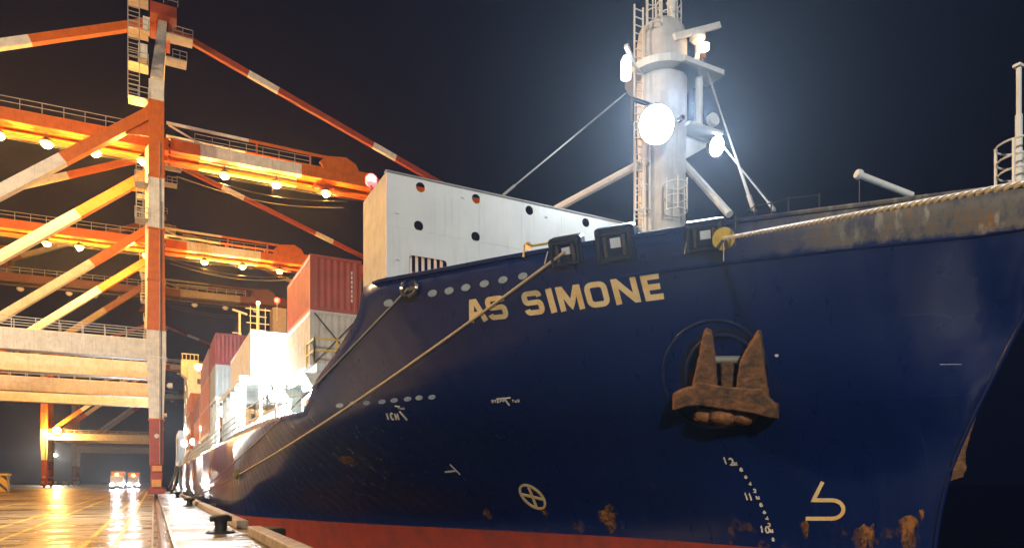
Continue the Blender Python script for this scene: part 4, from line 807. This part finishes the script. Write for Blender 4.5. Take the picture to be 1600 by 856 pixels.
# ================================================================== SHIP-TO-SHORE CRANES
XC = .25
def rails_on(p, q, parent, name='handrail'): k = MB(); k.rail(p, q, 1.05, None, .03, 1); return k.build(name, M_GALV, parent)
def banded(p, q, w_, h_, cuts, parent, name, up=(0,0,1)):
    """box beam painted in bands; cuts = [(t_end, material)...] -> one mesh"""
    p, q = Vector(p), Vector(q); k = MB(); ms = []; t0 = 0
    for t1, m in cuts:
        if m not in ms: ms.append(m)
        k.beam(p.lerp(q, t0), p.lerp(q, t1), w_, h_, ms.index(m), up); t0 = t1
    return k.build(name, ms, parent)
GA = -28.6                                           # landside rail
def zb_(x): return 38.0 + .02*x
def build_crane():
    t = thing('quay_crane', 'tall orange and white quay crane nearest the camera, its leg beside the bow', 'crane', (XC, 78, 0), 0, 'ship to shore cranes along the quay')
    for y in (0, 15):
        for x in (0, GA):
            k = MB(); k.beam((x,y,3.4),(x,y,8),1.30,1.5,0,(0,1,0)); k.beam((x,y,8),(x,y,14.2),1.32,1.5,1,(0,1,0),1.75,1.6); k.beam((x,y,14.2),(x,y,16.95),1.78,1.6,1,(0,1,0))
            top_ = 42.2 if x == 0 else 39.5
            k.beam((x,y,16.95),(x,y,27.2),1.7,1.5,2,(0,1,0),1.42,1.4); k.beam((x,y,27.2),(x,y,32.4),1.42,1.4,1,(0,1,0)); k.beam((x,y,32.4),(x,y,min(40.2,top_)),1.42,1.4,2,(0,1,0))
            if x == 0: k.beam((x,y,40.2),(x,y,42.2),1.38,1.38,1,(0,1,0))
            bevel(k.build('leg', [M_RED, M_WHITE, M_ORANGE], t), .04)
            k = MB(); k.prism([(x-.70,y-.62,17.2),(x-1.02,y+.66,17.2),(x-.70,y+.66,17.2)], (0,0,18.4)); k.build('leg_lit_strip', M_WHITE, t)  # added slanted strip, shaped and painted white to read as the leg's lit face
            for z_, w_ in ((8.0,1.5),(14.2,1.95),(22.0,1.68),(27.2,1.6),(32.4,1.6)):
                k = MB(); k.box((x-w_/2,y-.88,z_-.06),(x+w_/2,y+.88,z_+.06)); k.build('leg_flange', M_WHITE if 8 < z_ < 15 else M_ORANGE, t)
            k = MB(); k.tube((x+.30,y-.83,3.5),(x+.30,y-.83,36),.05,6); k.build('conduit', M_GALV, t); k = MB(); k.tube((x+.45,y-.83,3.5),(x+.45,y-.83,30),.035,6); k.build('conduit', M_DARK, t)
            bg_ = MB(); bg_.box((x-.55,y-2.6,1.7),(x+.55,y+2.6,2.6)); bg_.box((x-.5,y-.8,2.6),(x+.5,y+.8,3.4))
            for s_ in (-1.5, 1.5): bg_.box((x-.5,y+s_-1.0,.75),(x+.5,y+s_+1.0,1.7))
            bg_.box((x-.75,y-2.9,.5),(x+.75,y-2.7,1.0)); bo = bevel(bg_.build('bogie', M_RED, t), .05)
            for s_ in (-2.1,-.9,.9,2.1):
                k = MB(); k.tube((x-.12,y+s_,.33),(x+.12,y+s_,.33),.32,16); k.build('wheel', M_DARK, bo, True)
            for a_, b_ in (((x-.42,y-2.75,1.2),(x+.42,y-2.62,1.9)), ((x-.36,y-.95,2.75),(x+.5,y-.82,3.3))): k = MB(); k.box(a_, b_); k.build('warning_panel', mat('amber_panel', (.75, .30, .03), .4), bo)
        k = MB(); k.box((GA+.7,y-.7,14.0),(-.85,y+.7,16.0)); bevel(k.build('portal_beam', M_WHITE, t), .05)
        rails_on((GA,y-.65,16.0),(-.8,y-.65,16.0), t); rails_on((GA,y+.65,16.0),(-.8,y+.65,16.0), t)
        p, q = (-.5,y,39.0), (GA+.4,y,15.6)
        banded(p, q, .95, 1.05, [(.27,M_ORANGE),(.68,M_WHITE),(1,M_ORANGE)], t, 'brace')
        k = MB(); k.prism([(-.7,y-.1,40.0),(-.7,y-.1,36.6),(-3.0,y-.1,36.4)], (0,.2,0)); k.build('gusset', M_ORANGE, t)
        # A-frame tower leg to the apex
        k = MB(); k.beam((0,y,42.2),(.7, 6.9 if y == 0 else 8.1, 53.0),1.25,1.1,0,(1,0,0),.8,.8); k.build('tower_leg', M_WHITE, t)
    for x in (0, GA): k = MB(); k.box((x-.5,.76,3.6),(x+.5,14.24,5.2)); k.build('sill_beam', M_RED, t)
    for x in (0, GA): k = MB(); k.box((x-.5,.76,37.0),(x+.5,14.24,38.0 if x else 37.9)); k.build('cross_girder', M_ORANGE, t)
    k = MB(); k.box((-.6,5.0,52.4),(2.0,10.0,53.6)); k.box((0,6.2,50.5),(1.4,8.8,52.4)); k.build('apex_head', M_RED, t)
    k = MB(); k.lathe((.7,7.0,53.6), [(.12,0),(.3,.2),(.3,.7),(.1,.9)], 10); k.build('red_beacon', L_RED, t)
    rails_on((-.7,4.8,53.6),(2.1,4.8,53.6), t)
    for z_, x_ in ((48.0,3.0),(50.6,3.6)): k = MB(); k.rail((1.6,5,z_),(x_,5,z_),1.0,2,.03); k.box((.9,4.8,z_-.1),(x_,6.6,z_)); k.build('apex_platform', M_GALV, t)
    # stair tower and ladders on the front leg
    k = MB()
    for z in (40.0, 43.4, 46.8, 50.0): k.box((-2.5,-.9,z-.08),(-.72,.9,z)); k.rail((-2.5,-.9,z),(-.72,-.9,z),1.05,2,.03); k.rail((-2.5,-.9,z),(-2.5,.9,z),1.05,2,.03)
    for x in (-2.5,-1.5): k.beam((x,-.9,40),(x,-.9,51),.08,.08)
    for z in np.arange(40.2,51,.45): k.beam((-2.5,-.9,z),(-1.5,-.9,z),.05,.05)
    k.build('stair_tower', M_GALV, t)
    k = MB()
    for z in (28.0, 31.6): k.box((-1.9,-.9,z-.08),(-.72,.9,z)); k.rail((-1.9,-.9,z),(-.72,-.9,z),1.05,2,.03); k.rail((-1.9,-.9,z),(-1.9,.9,z),1.05,2,.03)
    for x in (-1.75,-1.2): k.beam((x,-.9,28),(x,-.9,32),.06,.06)
    for z in np.arange(28.2,32,.4): k.beam((-1.75,-.9,z),(-1.2,-.9,z),.05,.05)
    k.build('ladder', M_GALV, t)
    k = MB(); k.box((-1.6,-.85,44.0),(-.8,.2,45.4)); k.box((-1.2,-.85,46.9),(-.6,.2,48.2)); k.build('cable_cabinet', M_WHITE, t)
    k = MB(); k.lathe((.02,-.77,6.3), [(.22,0),(.22,.03)], 18, 0, (0,-1,0)); k.build('number_plate', M_MARKW, t)
    k = MB(); k.lathe((.95,-.3,11.5), [(.12,0),(.28,.15),(.28,.5)], 12, 0, (1,-.2,0)); k.build('siren', M_WHITE, t)
    # twin box boom: land girder, hinge, sea girder
    for y in (5.9, 9.1):
        k = MB(); z0 = zb_(-38)
        k.beam((-40,y,zb_(-40)+.65),(1.2,y,zb_(1)+.65),.9,1.3,0); k.build('bridge_girder', M_ORANGE, t)
        k = MB(); k.beam((1.4,y,zb_(1.4)+.65),(4.4,y,zb_(4.4)+.65),.9,1.3,0); k.beam((4.4,y,zb_(4.4)+.65),(15.4,y,zb_(15.4)+.65),.9,1.3,1); k.beam((15.4,y,zb_(15.4)+.65),(42,y,zb_(42)+.65),.9,1.3,0); k.build('boom_girder', [M_ORANGE, M_WHITE], t)
        k = MB(); yy = y + (.62 if y < 7 else -.62); k.beam((-40,yy,zb_(-40)+.1),(42,yy,zb_(42)+.1),.34,.25); k.build('trolley_rail', M_ORANGE, t)
        k = MB(); k.tube((1.0,y,zb_(0)+3.2),(9.5,y,zb_(9)+3.05),.19,8,0); k.tube((9.5,y,zb_(9)+3.05),(18.5,y,zb_(18)+2.9),.19,8,1); k.tube((1.2,y,zb_(0)+1.6),(7.6,y,zb_(8)+1.4),.15,8,0); k.tube((1.2,y,zb_(0)+3.0),(5.0,y,zb_(5)+1.3),.12,8,0)
        for x in (10.4, 16.5): k.beam((x,y,zb_(x)+1.3),(x,y,zb_(x)+3),.18,.18,1)
        k.build('latch_frame', [M_WHITE, M_ORANGE], t, True)
        k = MB(); k.prism([(18.2,y-.2,zb_(18)+1.3),(17.6,y-.2,zb_(18)+2.2),(18.4,y-.2,zb_(18)+3.0),(20.8,y-.2,zb_(20)+3.3),(22.0,y-.2,zb_(21)+2.7),(22.4,y-.2,zb_(22)+1.9),(24.2,y-.2,zb_(24)+1.9),(24.8,y-.2,zb_(24)+1.3)], (0,.4,0)); k.build('stay_bracket', M_ORANGE, t)
    banded((1.4,7.5,52.6),(39,7.5,zb_(39)+1.4),.55,.66,[(.22,M_RED),(.31,M_WHITE),(.62,M_RED),(.70,M_WHITE),(1,M_RED)], t, 'forestay')
    banded((-.2,7.5,52.8),(GA,7.5,39.2),.75,.85,[(.40,M_ORANGE),(.75,M_WHITE),(1,M_ORANGE)], t, 'backstay')
    k = MB(); 
    for x in np.arange(-38, 42, 4.0): k.box((x-.15,6.9,zb_(x)+.75),(x+.15,8.1,zb_(x)+1.1))
    k.build('girder_tie', M_ORANGE, t)
    rails_on((3.8,5.4,zb_(4)+1.3),(16.4,5.4,zb_(16)+1.3), t, 'boom_handrail'); rails_on((-40,5.4,zb_(-40)+1.3),(-1,5.4,zb_(0)+1.3), t, 'boom_handrail')
    k = MB(); k.box((-31,4.6,39.6),(-23,10.4,43.4)); mh = bevel(k.build('machinery_house', M_ORANGE, t), .06)
    k = MB(); k.box((-28.5,4.56,41.2),(-25.5,4.62,42.2)); k.build('name_board', M_WHITE, mh)
    # trolley with hanging cab under the sea girder
    k = MB(); k.box((17.5,6.9,zb_(18)-.35),(19.6,8.1,zb_(18)-.1)); k.prism([(17.0,7.3,zb_(18)-.3),(19.4,7.3,zb_(18)-.3),(20.6,7.3,zb_(18)-.8),(20.0,7.3,zb_(18)-.95)], (0,.3,0)); k.box((17.3,6.6,zb_(18)-.12),(17.6,8.4,zb_(18)+.1)); k.build('trolley', M_RED, t)
    for y in (6.9, 7.3, 7.9, 8.3):
        k = MB(); k.path([(GA+3+i*3.4, y, zb_(GA+3+i*3.4)-.35-.5*math.sin(i/19*math.pi)) for i in range(20)], .022, 5); k.build('hoist_wire', M_DARK, t)
    for x in np.arange(-36, 40, 4.0):
        for y in (5.42, 9.58): k = MB(); k.box((x-.04, y-.03 if y < 7 else y-.03, zb_(x)+.03), (x+.04, y+.03, zb_(x)+1.27)); k.build('stiffener', M_ORANGE if not 4.4 < x < 15.4 else M_WHITE, t)
    k = MB()
    for y in (6.4, 8.6):
        k.path([(2+ i*1.6, y, zb_(0)-1.4-1.1*math.sin(i/12*math.pi)) for i in range(13)], .035, 5)
    k.build('festoon_cable', M_DARK, t)
    return t
crane = build_crane(); CRANE_PARTS = list(crane.children_recursive)
LX = [at_y(px, 300, 78+7.5).x - XC for px in (0, 75, 150, 224, 350, 430, 507)] + [-21.5, -29]
def lamp_mesh(lens):
    k = MB(); k.lathe((0,0,.18), [(.2,.3),(.46,.05),(.55,-.16)], 12, 0); k.lathe((0,0,-.01), [(.52,.02),(.60,-.12),(.52,-.34),(.34,-.52),(.12,-.6)], 16, 1); k.tube((0,0,.4),(0,0,1.2),.05,6,0); me = k.mesh('floodlight')
    me.materials.append(M_DARK); me.materials.append(lens); return me
ME_LIT, ME_OFF = lamp_mesh(L_SOD), lamp_mesh(mat('unlit_lens', (.5,.5,.5), .3))
def add_lamps(t, lit, power=9500):
    for i, x in enumerate(LX):
        o = link('floodlight', ME_LIT if lit else ME_OFF, t); o.location = (x, 6.6, zb_(x)-1.0)
        if lit: lamp('sodium_light', (x, 6.7, zb_(x)-1.75), power, SODIUM, .4, t)
cranes = [(crane, 78, True)]
def copy_crane(y, label, lit):
    c = crane.copy(); COL.objects.link(c); c.location = (XC, y, 0); c['label'] = label; mp = {crane: c}
    for o in CRANE_PARTS:
        n_ = o.copy(); COL.objects.link(n_); mp[o] = n_
    for o in CRANE_PARTS: mp[o].parent = mp[o.parent]
    return c
c2 = copy_crane(113, 'second orange and white crane with its lit boom below the first', True)
c3 = copy_crane(143, 'third crane with a dark red unlit boom behind the ship masts', False)
c4 = copy_crane(240, 'fourth crane far down the quay with one yellow lamp on its portal', False)
c5 = copy_crane(325, 'farthest dim crane seen under the portal of the fourth', False)
M_SHADED = mat('shaded_red_crane_paint', (.10, .022, .016), .6, streak=.3); M_SHADEDW = mat('shaded_pale_crane_paint', (.20, .17, .15), .6, streak=.3)  # darker copies of the crane paints, the lack of light put into the colour
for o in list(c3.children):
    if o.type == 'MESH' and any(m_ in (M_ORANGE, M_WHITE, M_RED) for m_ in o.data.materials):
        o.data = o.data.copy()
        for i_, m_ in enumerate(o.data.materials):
            if m_ in (M_ORANGE, M_RED): o.data.materials[i_] = M_SHADED
            elif m_ == M_WHITE: o.data.materials[i_] = M_SHADEDW
for o in list(c3.children):
    if o.name.startswith(('portal_beam', 'handrail')):
        ym = sum((Vector(b_) for b_ in o.bound_box), Vector()).y/8
        if sum((Vector(b_) for b_ in o.bound_box), Vector()).z/8 < 20: o.location.z += 2.4 if ym < 7 else 4.0
    if o.name.startswith('brace') and sum((Vector(b_) for b_ in o.bound_box), Vector()).y/8 > 7: bpy.data.objects.remove(o)
add_lamps(crane, True); add_lamps(c2, True, 11000); add_lamps(c3, False); add_lamps(c4, False); add_lamps(c5, False)
q = at_y(90, 673, 240); k = MB(); k.lathe((q.x-XC, -1.2, q.z), [(.4,0),(1.1,.25),(1.1,.55),(.4,.7)], 14, 0, (0,-1,0)); k.build('portal_floodlight', L_SOD, c4); lamp('sodium_light', (q.x-XC, -3, q.z), 30000, SODIUM, .8, c4)

# ================================================================== QUAY FURNITURE AND VEHICLES
def light_mast(x, y, h, label, power, color, lens, lr, spot=None, aim=None, rl=.6):
    t = thing('light_mast', label, 'light mast', (x, y, 0), 0, 'floodlight masts on the quay')
    k = MB(); k.tube((0,0,0),(0,0,h),.28,10,0,.14); k.build('pole', M_GALV, t, True)
    k = MB(); k.lathe((0,0,0), [(.5,0),(.5,.35),(.35,.5)], 12); k.build('footing', M_CONC, t)
    k = MB(); k.box((-1.2,-.15,h-.05),(1.2,.15,h+.15)); k.build('crossarm', M_GALV, t)
    for s_ in (-.9, 0, .9):
        k = MB(); k.lathe((s_,-.1,h+.45), [(.2,-.4),(lr*.8,-.15),(lr,.0)], 14, 0, (0,-1,-.25)); k.lathe((s_,-.11,h+.45), [(lr*.95,0),(lr*.8,.1),(lr*.3,.16)], 14, 1, (0,-1,-.25)); k.build('floodlight', [M_DARK, lens], t)
    lamp('mast_light', (x, y-.8, h+.4) if not spot else (x, y+.8, h+.5), power, color, rl, None, spot, aim)
    return t
light_mast(-39.5, 362, 13, 'tall light mast with a white lamp far down the quay', 90000, (1,.93,.78), L_WHITE, .7)
light_mast(-31, 42, 26, 'unseen sodium light mast added on the quay to the left of the camera', 115000, (1,.64,.30), L_SOD, .5, None, None, 1.5)  # added unseen lamp, warms the crane front, hull side and letters
added_mast = light_mast(-24, -66, 27, 'tall unseen light mast added on the quay behind the camera', 200000, (1,.93,.82), L_WHITE, .45, 120, (10, 30, 4), 3.0)  # assumed lamp out of view, added for white light on bow, letters and crane
added_mast.rotation_euler = (0,0,math.pi)
M_YB = bpy.data.materials.new('yellow_black_hazard'); t_, b_n = nodes_of(M_YB); tc = t_.nodes.new('ShaderNodeTexCoord'); wv = t_.nodes.new('ShaderNodeTexWave'); wv.bands_direction = 'DIAGONAL'; wv.inputs['Scale'].default_value = .35; rp = t_.nodes.new('ShaderNodeValToRGB'); rp.color_ramp.interpolation = 'CONSTANT'
rp.color_ramp.elements[0].color = (.6,.38,.03,1); rp.color_ramp.elements[1].color = (.04,.035,.03,1); rp.color_ramp.elements[1].position = .78; t_.links.new(tc.outputs['Object'], wv.inputs['Vector']); t_.links.new(wv.outputs[0], rp.inputs[0]); t_.links.new(rp.outputs[0], b_n.inputs['Base Color'])
t = thing('crane_stop_block', 'yellow block with black hazard stripes at the left edge of the quay', 'block', (-23.8, 138, 0)); k = MB(); k.box((-2.4,0,0),(2.4,2.5,2.7)); bevel(k.build('body', M_YB, t), .08); k = MB(); k.box((-2.6,-.2,2.7),(2.6,2.7,3.05)); k.build('lid', M_YELLOW, t)
dk = [(-66,258,0,'dark yard container at the foot of the left yard stack'),(-66,258,2.6,'dark yard container second up in the left yard stack'),(-66,258,5.2,'dark yard container third up in the left yard stack'),(-66,258,7.8,'dark yard container topping the left yard stack'),
      (-61,264,0,'dark yard container at the foot of the stack beside the fourth crane'),(-61,264,2.6,'dark yard container second up in the stack beside the fourth crane'),(-61,264,5.2,'dark yard container topping the stack beside the fourth crane'),
      (-58,270,0,'dark yard container lowest just left of the fourth crane leg'),(-58,270,2.6,'dark yard container second up just left of the fourth crane leg'),(-58,270,5.2,'dark yard container topmost just left of the fourth crane leg')]
for x, y, z, lb in dk: container(x, y, z, 12.19, 2.59, 'dark', lb, 'dark containers in the yard')
def truck(x, y, rz, label, paint, load, lights=True):
    t = thing('container_truck', label, 'truck', (x, y, 0), rz, 'trucks driving along the quay')
    k = MB(); k.prism([(-1.2,0,.5),(-1.2,0,1.6),(-1.2,.25,2.9),(-1.2,2.1,3.0),(-1.2,2.1,.5)], (2.4,0,0)); cab = bevel(k.build('cab', paint, t), .06)
    k = MB(); k.add([(-1.05,.03,1.72),(1.05,.03,1.72),(1.05,.23,2.75),(-1.05,.23,2.75)], [(0,1,2,3)]); k.build('windscreen', M_DARK, cab)
    k = MB(); k.box((-1.2,-.15,.45),(1.2,.0,.8)); k.build('bumper', M_DARK, cab)
    for s_ in (-.95,.95):
        k = MB(); k.lathe((s_,-.02,1.0), [(.30,0),(.30,.08),(.15,.12)], 12, 0, (0,-1,0)); k.build('headlight', glow('headlight_lens', (.85,.93,1), 140), t)
    k = MB(); k.box((-1.15,2.4,1.0),(1.15,14.6,1.3)); k.build('trailer', M_DARK, t)
    for y_ in (1.0,3.4,11.6,13.0):
        for s_ in (-1,1): k = MB(); k.tube((s_*1.0-.15,y_,.5),(s_*1.0+.15,y_,.5),.5,14); k.build('wheel', M_BLACK, t, True)
    k = MB(); k.lathe((0,.9,3.0), [(.15,0),(.28,.1),(.28,.35),(.1,.45)], 10); k.build('amber_beacon', glow('amber_beacon_lens', (1,.42,.04), 60), t)
    lamp('headlight_beam', (x, y-.6, 1.0), 26000, COOL, .3, None, 30, (0, 0, 1.6)); lamp('beacon_light', (x+.2, y+.8, 4.2), 160, (1,.45,.08), .3)
    return t
truck(-7.0, 168, 0, 'container truck with bright headlights and orange beacon nearest on the quay', M_WHITE, None); container(-8.2, 171, 1.32, 12.19, 2.59, 'orange', 'orange container on the trailer of the nearest truck', 'containers on the trucks')
truck(-4.3, 186, 0, 'second truck with headlights following just right of the first', M_WHITE, None); container(-5.5, 189, 1.32, 12.19, 2.59, 'orange', 'orange container on the trailer of the second truck', 'containers on the trucks')
def parked(x, y, label, paint, rz=0, red=False):
    t = thing('parked_van', label, 'van', (x, y, 0), rz, 'small vehicles parked far down the quay')
    k = MB(); k.prism([(-.95,0,.4),(-.95,0,1.1),(-.95,.9,1.25),(-.95,1.5,2.1),(-.95,4.6,2.1),(-.95,4.6,.4)], (1.9,0,0)); bevel(k.build('body', paint, t), .08)
    k = MB(); k.add([(-.8,.93,1.28),(.8,.93,1.28),(.8,1.46,2.0),(-.8,1.46,2.0)], [(0,1,2,3)]); k.build('windscreen', M_DARK, t)
    for y_ in (.9,3.7):
        for s_ in (-.85,.85): k = MB(); k.tube((s_-.1,y_,.36),(s_+.1,y_,.36),.36,12); k.build('wheel', M_BLACK, t)
    for s_ in (-.7,.7): k = MB(); k.box((s_-.2,-.05,.8),(s_+.2,.02,1.0)); k.build('tail_light' if red else 'headlight', L_RED if red else M_MARKW, t)
parked(-4.0, 205, 'car showing red tail lights beside the crane bogie', M_DARK, 0, True)
for (x, y, lb) in ((-39, 330, 'pale van parked left of the far crane leg'), (-36.4, 332, 'second pale van parked right beside the far crane leg'), (-31, 320, 'pale van parked just right of the far crane leg'), (-27.5, 322, 'last pale van in the row right of the far crane leg')): parked(x, y, lb, M_WHITE)

# ================================================================== MOORING ROPES
def rope(name, a, b_, sag, r, m, label, n=60, drape=True):
    a, b_ = Vector(a), Vector(b_); k = MB()
    pts = [a.lerp(b_, t) - Vector((0,0,4*sag*t*(1-t))) for t in np.linspace(0, 1, n)]
    for i, p_ in enumerate(pts):
        d_ = p_ - CAM; hit = BV.ray_cast(CAM, d_.normalized())
        if drape and 0 < i < n-3 and hit[0] is not None and hit[3] < d_.length + r: pts[i] = hit[0] - d_.normalized()*(r*2.5)
    k.path(pts, r, 8); o = k.build(name, m, None, True); return tag(o, label, 'rope', 'mooring ropes'), pts
B2 = Vector((2.2, 52.0, .45))
_, R1 = rope('mooring_rope', CH1 + CH1n*.12, B2 + Vector((0,.1,0)), .35, .035, mat('grey_rope', (.22, .2, .18), .8, bump=.4, bscale=50), 'dark mooring rope from the round chock below the breakwater to the roped bollard')
o1 = FL1[0] + FL1[1]*.12
_, R2 = rope('mooring_rope', o1, B2 + Vector((.05,-.1,.05)), .55, .045, M_ROPE, 'tan mooring rope from the fairlead above the ship name to the roped bollard')
# head line to the quay behind the camera: three laid strands
def laid_rope(a, b_, sag, r, label):
    a, b_ = Vector(a), Vector(b_); k = MB(); n = 420; L = (b_-a).length; d = (b_-a).normalized(); u = d.cross(Vector((0,0,1))).normalized(); v = u.cross(d)
    for s_ in range(3):
        pts = []
        for i in range(n):
            t = i/(n-1); ph = 2*math.pi*(t*L*.62/.28 + s_/3); c = a.lerp(b_, t) - Vector((0,0,4*sag*t*(1-t))); pts.append(c + (u*math.cos(ph) + v*math.sin(ph))*r*.52)
        k.path(pts, r*.58, 5)
    return tag(k.build('mooring_rope', M_ROPEW, None, True), label, 'rope', 'mooring ropes')
HP = at_y(1137, 367, 11.2); hp, hn = on_hull(1128, 372, .25)
qs, ps = at_y(1600, 287, 5.2), hp
dirv = (qs - ps)
end = ps + dirv*2.0
laid_rope(ps, end, .0, .05, 'thick white laid rope running along the worn bulwark past the yellow disc')
def rat_guard(pos, ax, r, m, label):
    t = thing('rat_guard', label, 'rat guard', pos); ax = Vector(ax).normalized(); k = MB(); k.lathe((0,0,0), [(.05,-.03),(r,-.02),(r,.0),(.05,.01)], 32, 0, ax); k.build('disc', m, t)
    u = ax.orthogonal().normalized(); k = MB(); dn = (Vector((0,0,-1)) - ax*ax.dot(Vector((0,0,-1)))).normalized(); sd = ax.cross(dn); s2 = (dn*.8 - sd*.5).normalized(); w2 = ax.cross(s2)
    pts = [s2*.02 + w2*.03, s2*r*1.0 + w2*.05, s2*r*1.0 - w2*.05, s2*.02 - w2*.03]; k.prism([p_ + ax*.012 for p_ in pts], ax*.012); k.prism([p_ - ax*.04 for p_ in pts], ax*.012); k.build('slot', M_DARK, t)
    k = MB(); k.tube((0,0,-r*.3), (0,0,-r-.28), .012, 5); k.build('tail_line', M_ROPEW, t); return t
rat_guard(ps + dirv.normalized()*.12, (hn + dirv.normalized()*.5), .27, M_YELLOW, 'yellow rat guard disc on the white rope at the bow')
d371 = min(R2, key=lambda p_: abs((800 + FPX*((p_.x*C_-p_.y*S_)/(p_.x*S_+p_.y*C_))) - 371))
rat_guard(d371, R2[0]-R2[-1], .30, mat('dull_yellow', (.30, .22, .05), .5), 'dull rat guard disc on the tan rope near the roped bollard')
for y_, z_, yb2 in ((150, 4.6, 106), (165, 4.8, 133)):
    rope('mooring_rope', (4.3, y_, z_), (2.2, yb2, .45), .3, .05, M_ROPE, {106: 'stern mooring rope running forward to the fourth bollard', 133: 'stern mooring rope running forward to the fifth bollard'}[yb2])

# ================================================================== HAZE ADDED FOR LAMP HALOS
hz = MB(); hz.box((-960,-460,-8), (1650,1650,60)); m = bpy.data.materials.new('halo_haze'); m.use_nodes = True; t = m.node_tree; t.nodes.remove(t.nodes['Principled BSDF'])
pv_ = t.nodes.new('ShaderNodeVolumePrincipled'); pv_.inputs['Color'].default_value = (.9,.93,1,1); pv_.inputs['Density'].default_value = .00015; pv_.inputs['Anisotropy'].default_value = .8
t.links.new(pv_.outputs[0], t.nodes['Material Output'].inputs['Volume'])
tag(hz.build('haze', m), kind='stuff')
